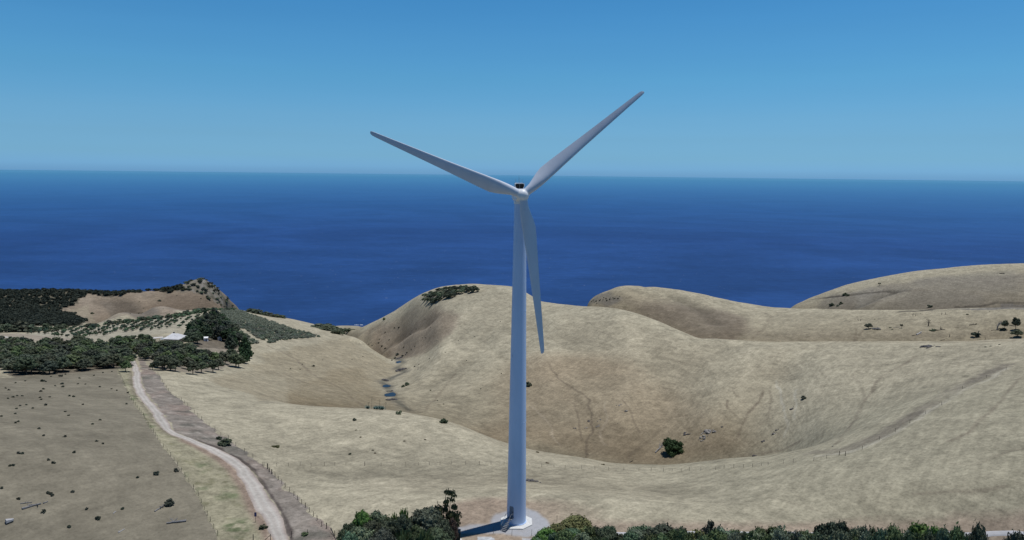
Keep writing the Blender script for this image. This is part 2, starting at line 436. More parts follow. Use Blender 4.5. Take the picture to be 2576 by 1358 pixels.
# relief shade painted into the tint: paler crests, browner hollows and steep faces
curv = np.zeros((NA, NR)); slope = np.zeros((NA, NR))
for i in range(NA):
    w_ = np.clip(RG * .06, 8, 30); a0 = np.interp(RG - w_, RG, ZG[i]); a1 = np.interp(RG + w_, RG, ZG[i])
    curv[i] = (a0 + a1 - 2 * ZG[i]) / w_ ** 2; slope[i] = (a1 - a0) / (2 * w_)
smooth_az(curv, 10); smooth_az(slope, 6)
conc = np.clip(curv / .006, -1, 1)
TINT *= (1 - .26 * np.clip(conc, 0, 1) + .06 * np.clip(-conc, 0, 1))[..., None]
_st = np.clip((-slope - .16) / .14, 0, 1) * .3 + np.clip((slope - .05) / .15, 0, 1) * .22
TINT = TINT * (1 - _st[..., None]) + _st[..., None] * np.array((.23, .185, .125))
def soft(mk, n=4):
    for _ in range(n): smooth_az(mk, 2); mk[:, 1:-1] = .25 * mk[:, :-2] + .5 * mk[:, 1:-1] + .25 * mk[:, 2:]
    return mk
def blend0(pts, c, k, jit=10, n=4):
    global TINT
    mk = soft(inside(wpoly(pts), jit), n); mk = mk * np.clip(.85 + .5 * n_big, 0, 1); mk = (mk * k)[..., None]
    TINT = TINT * (1 - mk) + mk * np.array(c)
RGG = np.broadcast_to(RG[None, :], XG.shape); AZG = np.broadcast_to(AZ[:, None], XG.shape)
# near right: greyer, greener pasture
g = np.clip((XG - 10) / 60, 0, 1) * np.clip((330 - RGG) / 60, 0, 1)
blend(g, (.29, .265, .19), .65)
# browner hill face behind the turbine
brown = wpoly([(1120, 1062), (1290, 900), (1500, 900), (1700, 1000), (1830, 1060), (1960, 1130), (1820, 1152), (1660, 1168), (1470, 1150), (1290, 1112)])
bm = inside(brown, 14) * np.clip(.75 + .5 * n_big, 0, 1)
for _ in range(40): smooth_az(bm, 6); bm[:, 1:-1] = .25 * bm[:, :-2] + .5 * bm[:, 1:-1] + .25 * bm[:, 2:]
blend(bm, (.265, .20, .13), .62)
# brown and scrubby flanks of the middle hill and second hill
for pts, c, k in (([(880, 850), (960, 815), (1040, 800), (1150, 790), (1120, 850), (1010, 905), (960, 880)], (.245, .2, .15), .8),
                  ([(1480, 765), (1540, 750), (1700, 775), (1860, 800), (1890, 840), (1770, 848), (1640, 795)], (.28, .24, .18), .5),
                  ([(1990, 776), (2080, 745), (2250, 735), (2480, 745), (2570, 775), (2200, 779)], (.22, .2, .16), .8),
                  ([(2300, 700), (2560, 680), (2570, 740), (2300, 730)], (.27, .25, .2), .6)):
    bm = inside(wpoly(pts), 10)
    for _ in range(4): smooth_az(bm, 2); bm[:, 1:-1] = .25 * bm[:, :-2] + .5 * bm[:, 1:-1] + .25 * bm[:, 2:]
    blend(bm, c, k)
blend0([(629, 1012), (790, 1020), (978, 1032), (1000, 1000), (985, 930), (930, 885), (870, 848), (800, 862), (650, 885), (560, 960)], (.27, .225, .15), .6)
blend0([(700, 1015), (900, 1024), (975, 1020), (960, 960), (880, 920), (760, 960)], (.25, .2, .125), .4)
blend0([(1585, 780), (1650, 768), (1760, 776), (1840, 790), (1885, 815), (1870, 853), (1790, 852), (1720, 833), (1640, 798)], (.195, .16, .12), .85, 12, 9)
blend0([(1540, 775), (1620, 755), (1750, 762), (1870, 800), (1800, 840), (1700, 825)], (.25, .215, .165), .5, 12, 8)
blend0([(1480, 768), (1530, 772), (1560, 750), (1530, 735), (1505, 740)], (.19, .18, .165), .8, 4, 1)
blend0([(1850, 853), (2100, 855), (2300, 852), (2520, 847), (2500, 828), (2200, 838), (2000, 832), (1900, 830)], (.25, .215, .16), .35, 5, 3)
blend0([(1990, 776), (2100, 777), (2300, 778), (2590, 775), (2590, 690), (2400, 695), (2250, 715), (2100, 745)], (.235, .21, .17), .8, 8, 4)
blend0([(1000, 898), (1060, 890), (1120, 860), (1150, 800), (1060, 770), (960, 812), (890, 846), (950, 880)], (.225, .185, .135), .7, 8, 4)
# headland pasture and rock
blend(inside(wpoly([c1(550, 490), c1(900, 300), c1(1400, 270), c1(1800, 190), c1(2060, 155), c1(2400, 460), c1(1700, 560), c1(1000, 610), c1(760, 520)]), 4), (.265, .215, .165), .9)
blend(inside(wpoly([c1(550, 490), c1(880, 420), c1(1300, 560), c1(1000, 605), c1(760, 520)]), 4), (.32, .275, .2), .7)
blend(inside(wpoly([c1(1800, 200), c1(2060, 155), c1(2250, 330), c1(2395, 460), c1(2250, 465), c1(2060, 330), c1(1760, 300)]), 4), (.2, .185, .15), .9)
for d_, amp, w_ in SPD:  # spur crests lightened, creases darkened: relief shading painted into the tint
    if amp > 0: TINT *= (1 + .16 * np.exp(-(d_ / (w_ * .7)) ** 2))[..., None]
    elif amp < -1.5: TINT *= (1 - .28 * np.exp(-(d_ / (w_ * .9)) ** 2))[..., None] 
blend0([c1(1000, 400), c1(1280, 365), c1(1440, 440), c1(1600, 530), c1(1450, 565), c1(1300, 550), c1(1080, 470)], (.185, .16, .13), .75, 3, 1)  # shaded flank between the spurs, painted as a darker tint
blend0([c1(1500, 440), c1(1700, 330), c1(2050, 330), c1(2230, 460), c1(1700, 530)], (.22, .175, .135), .6, 3, 1)
hd = inside(wpoly([c1(1800, 200), c1(2060, 150), c1(2260, 325), c1(2400, 460), c1(2240, 465), c1(2060, 330), c1(1760, 300)]), 5); blend(hd * np.clip(fbm(XG, YG, 7, 3, 151) * 3, 0, 1), (.085, .085, .065), .75); blend(hd * np.clip(fbm(XG, YG, 5, 3, 153) * 3 - .4, 0, 1), (.3, .29, .27), .7)
# left paddock, grazed and grey
FENCE_L = [c1(1170, 1065), c1(1230, 1180), c1(1290, 1320), c2(1345, 200), c2(1390, 280), c2(1440, 350), c2(1500, 450), c2(1600, 575), c2(1700, 715), c2(1770, 815), c2(1860, 945), c2(1915, 1075), c2(1970, 1185), c2(2040, 1315), c2(2075, 1420)]
pad = wpoly([(-150, 960), (0, 950), c1(100, 1160)] + [c1(600, 1110)] + FENCE_L + [(540, 1500), (-300, 1500)])
blend(inside(pad), (.2, .177, .132), .94)
darken(inside(pad) * np.clip(fbm(XG, YG * 1.8, 26, 3, 71) * 1.3, 0, 1), .22)
TINT *= (1 + inside(pad) * (.12 * n_mid + .1 * n_fin))[..., None]
# road edges
RL = [(690, 1420), (684, 1358), (667, 1320), (640, 1281), (614.6, 1224), (585, 1181), (553, 1154), (507, 1127.5), (467, 1108.7), (419, 1087), (391, 1060), (377, 1033.5), (343, 993), (331, 960), (333.5, 935), (327, 910), (319, 893), (310, 877)]
RR = [(737, 1420), (729.5, 1358), (720, 1320), (702, 1281), (663, 1224), (633, 1181), (598, 1154), (547, 1127.5), (497, 1108.7), (443, 1087), (424, 1060), (406, 1033.5), (371, 993), (356, 960), (354, 935), (343, 910), (331, 891), (322, 876)]
FENCE_R = [c1(1590, 1130), c1(1650, 1230), c1(1720, 1330), c2(1700, 50), c2(1760, 105), c2(1820, 170), c2(1890, 230), c2(1960, 290), c2(2015, 330), c2(2070, 380), c2(2140, 410), c2(2210, 475), c2(2290, 530), c2(2370, 590), c2(2460, 665), c2(2520, 720)]
FENCE_R2 = [c4(165, 645), c4(183, 675), c4(205, 695), c4(235, 718), c4(265, 750), c4(297, 782), c4(330, 818), c4(370, 858), c4(411, 900), c4(447, 935), c4(485, 972), c4(520, 1008), c4(557, 1050), c4(595, 1092), c4(630, 1128), c4(672, 1185), c4(718, 1200), c4(795, 1275), c4(832, 1310), c4(870, 1350)]
right_verge = wpoly(RR[::-1][3:] + [(900, 1420)] + [p for p in (FENCE_R + FENCE_R2)[::-1]] + [c1(1500, 1050), c1(1390, 890)])
rv = inside(right_verge, 1.2)
blend(rv, (.215, .185, .16), .9)
blend(rv * np.clip(fbm(XG, YG, 11, 3, 83) * 2.2 - .1, 0, 1), (.255, .19, .155), .6)
blend(rv * np.clip(fbm(XG, YG, 6, 3, 87) * 2.4 - .3, 0, 1), (.12, .115, .095), .7)
blend(rv * np.clip(fbm(XG, YG, 2.5, 3, 88) * 2.4 - .3, 0, 1), (.40, .35, .3), .5)
left_verge = wpoly(RL[3:][::-1][3:] + [(640, 1281), (667, 1320), (690, 1420)] + FENCE_L[::-1])
lv = inside(left_verge, .8)
blend(lv, (.30, .272, .185), .9)
blend(lv * np.clip(fbm(XG, YG * .7, 7, 3, 91) * 2.6 - .35, 0, 1) * np.clip(fbm(XG, YG, 1.8, 3, 92) * 2 + .6, 0, 1), (.115, .135, .07), .9); blend(lv * np.clip(fbm(XG, YG, 2.2, 3, 93) * 2.4 - .5, 0, 1), (.17, .16, .09), .7)
blend(lv * np.clip(1.3 - dist_line(wline(RL), 4) / 1.3, 0, 1), (.16, .13, .1), .6)
dch = dist_line(wline([(p[0] + 4, p[1]) for p in RR[1:9]]), 4) + .5 * fbm(XG, YG, 4, 2, 95)
blend(np.clip(1.5 - dch / .5, 0, 1), (.07, .055, .05), .8)
blend(np.clip(1.5 - dist_line(wline([(p[0] - 1, p[1]) for p in RL[1:9]]), 5) / 1.5, 0, 1), (.3, .2, .165), .5)
# forest floors
FOREST = [c1(-300, 850), c1(0, 838), c1(250, 868), c1(560, 872), c1(760, 862), c1(860, 878), c1(1000, 905), c1(1100, 915), c1(1230, 950), c1(1285, 985), c1(1325, 1040), c1(1180, 1062), c1(950, 1085), c1(650, 1118), c1(330, 1140), c1(110, 1160), c1(30, 1060), c1(-300, 1090)]
HOUSEWOOD = [c1(1250, 860), c1(1100, 840), c1(1250, 800), c1(1600, 800), c1(1700, 840), c1(1900, 850), c1(2350, 860), c1(2420, 900), c1(2460, 1000), c1(2300, 1030), c1(2140, 1090), c1(1940, 1110), c1(1650, 1085), c1(1500, 1000), c1(1400, 920)]
WINDBREAK = [c1(2010, 650), c1(2075, 572), c1(2200, 572), c1(2290, 672), c1(2380, 760), c1(2440, 850), c1(2400, 868), c1(2200, 866), c1(1950, 850), c1(1890, 780)]
blend(inside(wpoly(FOREST), 2), (.13, .11, .085), .85)
blend(inside(wpoly(HOUSEWOOD), 3), (.235, .2, .16), .8)
blend(inside(wpoly(WINDBREAK), 1), (.12, .10, .08), .85)
SCRUB = [c1(-400, 270), c1(0, 268), c1(880, 268), c1(1400, 262), c1(1650, 250), c1(1820, 205), c1(1840, 260), c1(1700, 305), c1(1500, 285), c1(1400, 305), c1(1250, 330), c1(1100, 345), c1(880, 310), c1(800, 390), c1(690, 450), c1(560, 490), c1(740, 525), c1(860, 600), c1(800, 640), c1(400, 640), c1(0, 625), c1(-400, 625)]
blend(inside(wpoly(SCRUB), 4), (.085, .08, .06), .8)
blend0([c1(260, 715), c1(700, 668), c1(1200, 625), c1(1700, 545), c1(2040, 515), c1(1980, 640), c1(1880, 720), c1(1450, 735), c1(1000, 790), c1(500, 770)], (.36, .33, .255), .85, 4, 1)
blend(inside(wpoly([c1(-200, 700), c1(0, 715), c1(280, 720), c1(700, 770), c1(850, 790), c1(1100, 800), c1(1100, 830), c1(700, 800), c1(300, 790), c1(0, 755), c1(-200, 740)]), 2), (.3, .25, .2), .7)
# apron, access track and bare earth around the turbine
TB = at(*c8(1530, 690)); TB = Vector((TB.x, TB.y, 0))
d0 = np.hypot((XG - TB.x) / 1.45, YG - TB.y - 0) + fbm(XG, YG, 6, 3, 101) * 2.2
blend(np.clip((15.5 - d0) / 5, 0, 1) * np.clip(1 - (XG - TB.x) / 30, 0, 1), (.275, .205, .155), .8)
apron = wpoly([c8(1075, 500), c8(1300, 420), c8(1740, 400), c8(1920, 470), c8(2100, 580), c8(2240, 700), c8(2300, 860), c8(2300, 975), c8(1700, 985), c8(1200, 950), c8(900, 890), c8(400, 900), c8(300, 800), c8(500, 740), c8(1080, 700)])
ap = inside(apron, 2.4); blend(soft(ap.copy(), 1) * np.clip(1.05 + .5 * fbm(XG, YG, 3, 3, 161), .3, 1), (.345, .35, .365), .92); TA = 1 - .75 * soft(ap.copy(), 1) - .35 * soft(inside(pad), 1)
blend(inside(wpoly([c8(670, 1010), c8(800, 985), c8(1000, 1010), c8(1080, 1060), c8(1050, 1120), c8(700, 1120)]), .5), (.42, .43, .44), .9)
blend(inside(wpoly([c8(1640, 1050), c8(1900, 1040), c8(2000, 1060), c8(2000, 1130), c8(1640, 1130)]), .5), (.42, .43, .44), .9)
ACCESS_N = [(1500, 1334), (1560, 1334), (1700, 1333), (1900, 1333), (2150, 1333), (2440, 1333), (2575, 1333), (2800, 1333)]
edge = dist_line(wline(ACCESS_N), 8) + fbm(XG, YG, 3, 2, 103)
blend(np.clip(1.6 - edge / 3.2, 0, 1), (.3, .23, .175), .75)
# stock tracks and other lines on the grass
DK = (.165, .135, .10)
diag = [(2060, 1146), (2130, 1139), (2200, 1114), (2262, 1084), (2320, 1045), (2390, 1000), (2470, 960), (2540, 925)]
track([(u - 14, v - 7) for u, v in diag], 3.0, (.2, .175, .135), .75)
track(diag, .8, (.47, .43, .34), .6)
for pts, w, k in (([c6(780, 420), c6(900, 290), c6(960, 220), c6(1020, 120), c6(1080, 20), c7(1140, 1230), c7(1300, 1090), c7(1450, 1000), c7(1560, 930)], .6, .6),
    ([c6(1880, 390), c6(2060, 290), c6(2180, 200), c6(2290, 80), c6(2370, 0), c7(2420, 1250), c7(2500, 1160), c7(2600, 1090)], .55, .55),
    ([c5(790, 545), c5(800, 440), c5(850, 350), c5(870, 300), c5(840, 230), c5(860, 130), c5(810, 50), c5(830, 0), (1440, 975), (1405, 950), (1375, 915)], .5, .8),
    ([c5(620, 0), c5(690, 50), c5(740, 180), c5(740, 280), c5(790, 380)], .4, .7), ([c5(1150, 0), c5(1250, 120), c5(1270, 200), c5(1310, 300)], .4, .65),
    ([c5(1550, 250), c5(1400, 380), c5(1250, 470), c5(1200, 550)], .6, .4), ([c5(2140, 10), c5(2160, 80), c5(2280, 220), c5(2400, 20)], .6, .35),
    ([c3(1880, 1020), c3(1770, 1170), c3(1650, 1300), c3(1600, 1357)], .7, .5), ([c6(1550, 890), c6(1830, 870), c6(2100, 850), c6(2400, 815)], .45, .5), ([c6(1080, 1110), c6(1250, 1090), c6(1400, 1100)], .4, .4),
    ([c6(1900, 600), c6(2150, 600), c6(2400, 480), c6(2570, 450)], .7, .4), ([c7(1080, 1340), c7(980, 1100), c7(1100, 1000)], .6, .25),
    ([c3(150, 760), c3(430, 890), c3(560, 1020), c3(830, 1150), c3(1060, 1330)], .9, .5), ([c3(0, 970), c3(300, 1020), c3(600, 1130), c3(900, 1250)], .8, .35), ([c3(700, 800), c3(1000, 950), c3(1250, 1030)], .8, .3),
    ([c7(580, 395), c7(740, 375), c7(900, 360), c7(1100, 335), c7(1300, 320), c7(1500, 315)], 2.6, .95), ([c7(1500, 315), c7(1700, 310), c7(2150, 280)], 1.0, .45),
    ([c7(1430, 508), c7(1700, 495), c7(1950, 470), c7(2150, 462), c7(2330, 425), c7(2576, 428)], 2.6, .9), ([c7(130, 520), c7(200, 550), c7(120, 680), c7(0, 760)], 1.2, .4),
    ([c7(900, 545), c7(1000, 530), c7(1100, 530)], .7, .4), ([c7(990, 660), c7(975, 790)], .9, .5), ([c7(1070, 680), c7(990, 770)], .6, .4), ([c6(100, 900), c6(700, 1060)], .6, .15)):
    track(pts, w, DK if w < 1.5 else (.09, .08, .065), k)
for pts, w, c_, k in (([c12(275, 300), c12(290, 360), c12(320, 400)], .4, DK, .6), ([c12(245, 420), c12(255, 490)], .4, DK, .6), ([c12(530, 340), c12(440, 510), c12(380, 620), c12(340, 700), c12(300, 770)], .55, DK, .65),
    ([c12(665, 260), c12(680, 400), c12(700, 520), c12(730, 640), c12(700, 740)], .5, (.43, .40, .32), .7), ([c12(800, 340), c12(800, 420), c12(820, 470), c12(780, 600)], .5, (.43, .40, .32), .6), ([c12(120, 940), c12(350, 892), c12(600, 862), c12(850, 772)], 1.0, DK, .55), ([c12(0, 862), c12(200, 800), c12(300, 760)], .9, DK, .4),
    ([c12(580, 340), c12(590, 470), c12(560, 600), c12(460, 690)], .5, DK, .4), ([c5(300, 60), c5(420, 160), c5(480, 300), c5(560, 420)], .5, (.42, .36, .27), .6), ([c5(960, 20), c5(1000, 150), c5(940, 300), c5(1000, 430)], .5, (.42, .36, .27), .5), ([c7(1540, 1340), c7(1760, 1250), c7(2100, 1130)], .5, DK, .45), ([c7(200, 1100), c7(560, 950), c7(900, 880)], .6, DK, .3), ([c7(30, 1000), c7(380, 870), c7(700, 850)], .6, DK, .25)):
    track(pts, w, c_, k)
track([c7(1140, 490), c7(1300, 400), c7(1500, 330)], 2.5, (.36, .33, .26), .5)
blend(inside(wpoly([c7(1800, 490), c7(2200, 475), c7(2340, 435), c7(2600, 440), c7(2600, 490), c7(2150, 495)]), 3), (.17, .16, .15), .7)
# gully bed: dark damp scrub between the pools
gl = [c3(1440, 1350), c3(1340, 1280), c3(1300, 1210), c3(1260, 1130), c3(1200, 1090), c3(1320, 1050), c3(1430, 1000), c3(1330, 965), c3(1400, 930), c3(1350, 880)]
track(gl, 3.2, (.2, .18, .14), .8); track(gl, 1.5, (.11, .11, .085), .7)
for p, rx, ry in pools:
    d = np.sqrt(((XG - p.x) / rx) ** 2 + ((YG - p.y) / ry) ** 2); blend(np.clip(1.5 - d, 0, 1) * 2, (.17, .15, .115), .7)
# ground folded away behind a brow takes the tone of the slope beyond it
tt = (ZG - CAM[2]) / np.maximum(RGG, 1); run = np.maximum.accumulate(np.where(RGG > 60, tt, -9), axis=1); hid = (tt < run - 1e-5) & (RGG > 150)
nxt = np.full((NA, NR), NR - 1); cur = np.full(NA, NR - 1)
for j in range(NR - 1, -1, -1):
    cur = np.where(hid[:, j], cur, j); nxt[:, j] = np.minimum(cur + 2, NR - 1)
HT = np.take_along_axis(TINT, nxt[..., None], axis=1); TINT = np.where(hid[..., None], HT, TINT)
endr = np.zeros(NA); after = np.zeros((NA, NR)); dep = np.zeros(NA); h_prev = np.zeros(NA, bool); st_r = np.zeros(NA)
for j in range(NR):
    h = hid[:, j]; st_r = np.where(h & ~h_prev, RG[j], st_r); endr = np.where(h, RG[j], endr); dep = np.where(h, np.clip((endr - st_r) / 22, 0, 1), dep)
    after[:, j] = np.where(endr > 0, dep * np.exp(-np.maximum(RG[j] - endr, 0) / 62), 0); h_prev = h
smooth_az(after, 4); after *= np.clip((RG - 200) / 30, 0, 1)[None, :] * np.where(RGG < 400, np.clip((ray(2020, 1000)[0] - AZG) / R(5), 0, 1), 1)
_g = TINT.mean(-1, keepdims=True); TINT = TINT * (1 - .34 * after[..., None]) * (1 - .25 * after[..., None] * np.array((-.1, .1, .35)))  # slope just past each brow darkened in the tint as painted shade
# lighter tint along the lip of each brow
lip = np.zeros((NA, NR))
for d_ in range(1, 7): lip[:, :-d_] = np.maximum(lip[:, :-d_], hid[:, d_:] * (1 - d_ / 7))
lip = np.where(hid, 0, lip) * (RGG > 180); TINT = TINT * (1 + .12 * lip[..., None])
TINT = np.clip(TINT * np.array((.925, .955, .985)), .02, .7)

# ------------------------------------------------------------------ terrain mesh and material
idx = np.arange(NA * NR).reshape(NA, NR)
q = np.stack([idx[:-1, :-1], idx[1:, :-1], idx[1:, 1:], idx[:-1, 1:]], -1).reshape(-1, 4)[:, ::-1]
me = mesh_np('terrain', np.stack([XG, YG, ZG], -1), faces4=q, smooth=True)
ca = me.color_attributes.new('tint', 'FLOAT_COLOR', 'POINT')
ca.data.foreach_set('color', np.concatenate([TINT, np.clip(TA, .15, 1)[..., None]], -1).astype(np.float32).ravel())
m, nt, b = new_mat('dry pasture')
at_n = nt.nodes.new('ShaderNodeAttribute'); at_n.attribute_name = 'tint'
f1 = noise(nt, .55, 5, .72); f2 = noise(nt, .11, 4, .6, dist=1.2); f3 = noise(nt, 1.0, 4, .65, sc=(.09, .09, 1.5)); f4 = noise(nt, 1.5, 3, .7)
m1 = nt.nodes.new('ShaderNodeMapping'); m1.inputs['Rotation'].default_value = (0, 0, R(-52)); m2_ = nt.nodes.new('ShaderNodeMapping'); m2_.inputs['Scale'].default_value = (.10, .85, .3)
tcm = nt.nodes.new('ShaderNodeTexCoord'); L(nt, tcm.outputs['Object'], m1.inputs[0]); L(nt, m1.outputs[0], m2_.inputs[0])
n5 = nt.nodes.new('ShaderNodeTexNoise'); n5.inputs['Scale'].default_value = 1.0; n5.inputs['Detail'].default_value = 4; n5.inputs['Roughness'].default_value = .6; L(nt, m2_.outputs[0], n5.inputs['Vector'])
c = ramp(nt, f1, [(.3, .78), (.7, 1.19)])
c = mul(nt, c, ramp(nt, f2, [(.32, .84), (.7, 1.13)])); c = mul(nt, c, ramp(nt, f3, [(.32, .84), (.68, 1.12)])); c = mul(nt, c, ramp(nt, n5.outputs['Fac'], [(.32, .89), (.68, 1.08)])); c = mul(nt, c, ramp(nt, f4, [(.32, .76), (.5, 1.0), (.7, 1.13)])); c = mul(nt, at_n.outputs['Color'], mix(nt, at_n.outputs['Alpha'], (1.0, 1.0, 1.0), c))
L(nt, c, b.inputs['Base Color']); b.inputs['Roughness'].default_value = .95; b.inputs['Specular IOR Level'].default_value = .05
bp = nt.nodes.new('ShaderNodeBump'); bp.inputs['Strength'].default_value = .3; bp.inputs['Distance'].default_value = .4
L(nt, f1, bp.inputs['Height']); L(nt, bp.outputs[0], b.inputs['Normal'])
terrain = link('terrain', me, m); tag(terrain, 'dry straw coloured rolling pasture hills falling to the sea', kind='structure')

# ------------------------------------------------------------------ gravel road, access track
def ribbon(name, left, right, mat, lift=.12, nsub=10, ncross=6):
    A = [Vector(at(*p)) for p in left]; B = [Vector(at(*p)) for p in right]
    def dense(P):
        P = np.array([tuple(p)[:2] for p in P]); s = np.arange(len(P), dtype=float)
        t = np.linspace(0, len(P) - 1, (len(P) - 1) * nsub + 1); out = []
        for d in range(2):
            y = P[:, d]; mm = np.gradient(y); i = np.clip(t.astype(int), 0, len(P) - 2); u = t - i
            out.append((2 * u**3 - 3 * u**2 + 1) * y[i] + (u**3 - 2 * u**2 + u) * mm[i] + (-2 * u**3 + 3 * u**2) * y[i + 1] + (u**3 - u**2) * mm[i + 1])
        return np.stack(out, -1)
    A = dense(A); B = dense(B); V = []
    for E in (A, B): E += np.stack([fbm(E[:, 0], E[:, 1], 5, 3, 141), fbm(E[:, 0], E[:, 1], 5, 3, 143)], -1) * .55
    for a, b_ in zip(A, B):
        for k in range(ncross + 1):
            w = k / ncross; p = a * (1 - w) + b_ * w
            V.append((p[0], p[1], ground(*p) + lift * (1 if 0 < k < ncross else -.6)))
    n = ncross + 1; F = []
    for i in range(len(A) - 1):
        for k in range(ncross): F.append((i * n + k, i * n + k + 1, (i + 1) * n + k + 1, (i + 1) * n + k))
    me = mesh_np(name, V, faces4=F, smooth=True)
    uv = me.attributes.new('across', 'FLOAT', 'POINT'); uv.data.foreach_set('value', np.tile(np.arange(n) / ncross, len(A)).astype(np.float32))
    return link(name, me, mat)
m, nt, b = new_mat('gravel with wheel tracks')
an = nt.nodes.new('ShaderNodeAttribute'); an.attribute_name = 'across'
wob = noise(nt, .08, 2); ad = nt.nodes.new('ShaderNodeMath'); ad.operation = 'MULTIPLY_ADD'
L(nt, wob, ad.inputs[0]); ad.inputs[1].default_value = .22; ad.inputs[2].default_value = -.11
a2 = nt.nodes.new('ShaderNodeMath'); a2.operation = 'ADD'; L(nt, an.outputs['Fac'], a2.inputs[0]); L(nt, ad.outputs[0], a2.inputs[1])
base = ramp(nt, a2.outputs[0], [(0, (.26, .215, .185)), (.14, (.36, .32, .29)), (.3, (.43, .41, .375)), (.42, (.375, .352, .32)), (.52, (.37, .345, .315)), (.66, (.435, .415, .38)), (.82, (.365, .325, .295)), (1, (.27, .22, .19))])
c = mul(nt, base, ramp(nt, noise(nt, .9, 5, .7), [(.3, .8), (.7, 1.15)])); c = mul(nt, c, ramp(nt, noise(nt, .12, 3), [(.35, .88), (.7, 1.1)]))
L(nt, c, b.inputs['Base Color']); b.inputs['Roughness'].default_value = .95; b.inputs['Specular IOR Level'].default_value = .05
M['road'] = m
road = ribbon('gravel_road', RL, RR, M['road']); tag(road, 'pale gravel road winding down the left side', kind='structure')
acc = ribbon('access_track', [(1480, 1338), (1700, 1336.5), (2000, 1336.5), (2300, 1336.5), (2575, 1336.5), (2800, 1336.5)], [(1480, 1352), (1700, 1351), (2000, 1351), (2300, 1351), (2575, 1351), (2800, 1351)],
             simple('pale track gravel', (.42, .425, .44), .95, .15, .6), lift=.12)
tag(acc, 'pale grey gravel track behind the roadside trees', kind='structure')
fr_ = ribbon('farm_track', [c1(-200, 722), c1(0, 738), c1(150, 758), c1(300, 780)], [c1(-200, 733), c1(0, 750), c1(150, 772), c1(300, 790)], simple('farm track gravel', (.42, .4, .38), .95, .15, .6), lift=.25)
tag(fr_, 'pale farm track at the far left behind the wood', kind='structure')

# ------------------------------------------------------------------ sea
ang = np.linspace(R(-75), R(75), 121); rs = np.concatenate([np.geomspace(700, 6000, 40), np.geomspace(7000, 260000, 40)])
V = np.stack([np.sin(ang)[:, None] * rs, np.cos(ang)[:, None] * rs, np.full((len(ang), len(rs)), SEA)], -1)
ii = np.arange(len(ang) * len(rs)).reshape(len(ang), len(rs))
q = np.stack([ii[:-1, :-1], ii[1:, :-1], ii[1:, 1:], ii[:-1, 1:]], -1).reshape(-1, 4)[:, ::-1]
m, nt, b = new_mat('deep sea water')
tc = nt.nodes.new('ShaderNodeTexCoord')
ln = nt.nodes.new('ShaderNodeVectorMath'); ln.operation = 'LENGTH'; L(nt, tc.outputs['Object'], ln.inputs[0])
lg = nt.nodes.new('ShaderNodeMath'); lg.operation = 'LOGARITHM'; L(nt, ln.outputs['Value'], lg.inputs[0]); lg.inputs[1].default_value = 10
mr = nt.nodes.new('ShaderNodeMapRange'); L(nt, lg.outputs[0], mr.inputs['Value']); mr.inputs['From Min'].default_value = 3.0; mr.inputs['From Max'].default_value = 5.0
base = ramp(nt, mr.outputs[0], [(0, (.017, .052, .165)), (.28, (.018, .058, .19)), (.42, (.022, .085, .235)), (.57, (.034, .128, .29)), (.74, (.048, .175, .335)), (.885, (.055, .195, .345)), (1, (.07, .22, .37))])  # base colour pales with distance: horizon haze painted into the water
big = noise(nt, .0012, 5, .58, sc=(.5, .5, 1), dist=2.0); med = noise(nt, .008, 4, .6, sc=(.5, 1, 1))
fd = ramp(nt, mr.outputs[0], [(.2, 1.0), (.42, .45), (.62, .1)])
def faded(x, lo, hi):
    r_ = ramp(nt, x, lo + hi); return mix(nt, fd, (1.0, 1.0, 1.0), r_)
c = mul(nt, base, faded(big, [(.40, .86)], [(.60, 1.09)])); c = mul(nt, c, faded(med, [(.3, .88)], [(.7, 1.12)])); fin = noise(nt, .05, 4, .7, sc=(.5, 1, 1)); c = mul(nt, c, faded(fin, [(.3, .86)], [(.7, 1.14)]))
wc = ramp(nt, noise(nt, .16, 2, .5, sc=(.5, 1, 1)), [(.735, 0.0), (.77, .5)])
c = mix(nt, wc, c, (.45, .55, .65))
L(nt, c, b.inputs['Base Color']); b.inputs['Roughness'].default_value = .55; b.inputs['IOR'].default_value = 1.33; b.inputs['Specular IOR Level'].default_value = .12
bp = nt.nodes.new('ShaderNodeBump'); bp.inputs['Strength'].default_value = .35; bp.inputs['Distance'].default_value = 2
L(nt, noise(nt, .03, 5, .65, sc=(.5, 1, 1)), bp.inputs['Height']); L(nt, bp.outputs[0], b.inputs['Normal'])
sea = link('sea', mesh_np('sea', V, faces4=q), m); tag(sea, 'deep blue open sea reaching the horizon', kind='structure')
# surf breaking in the cove below the gully mouth
V, F = [], []
for (x0, x1, yy) in ((630, 700, 574), (690, 760, 577), (735, 800, 583), (640, 690, 586), (960, 1040, 572), (820, 880, 588)):
    for k in range(7):
        u0 = x0 + (x1 - x0) * k / 7 + random.uniform(-2, 2); u1 = u0 + (x1 - x0) / 7 * random.uniform(.4, .9); w = random.uniform(1.2, 3.5)
        vs = []
        for (cx, cy) in ((u0, yy - w), (u1, yy - w * .6), (u1 + 3, yy + w), (u0 + 2, yy + w * .7)):
            az, t = ray(*c3(cx, cy)); r = (SEA + .25 - CAM[2]) / t; vs.append(polar(az, r, SEA + .25))
        F.append([len(V) + i for i in range(4)]); V += vs
surf = link('surf', mesh_np('surf', V, faces4=F), simple('sea foam', (.6, .68, .75), .8, .2, .3)); tag(surf, 'thin white surf breaking in the cove below the gully', kind='structure')
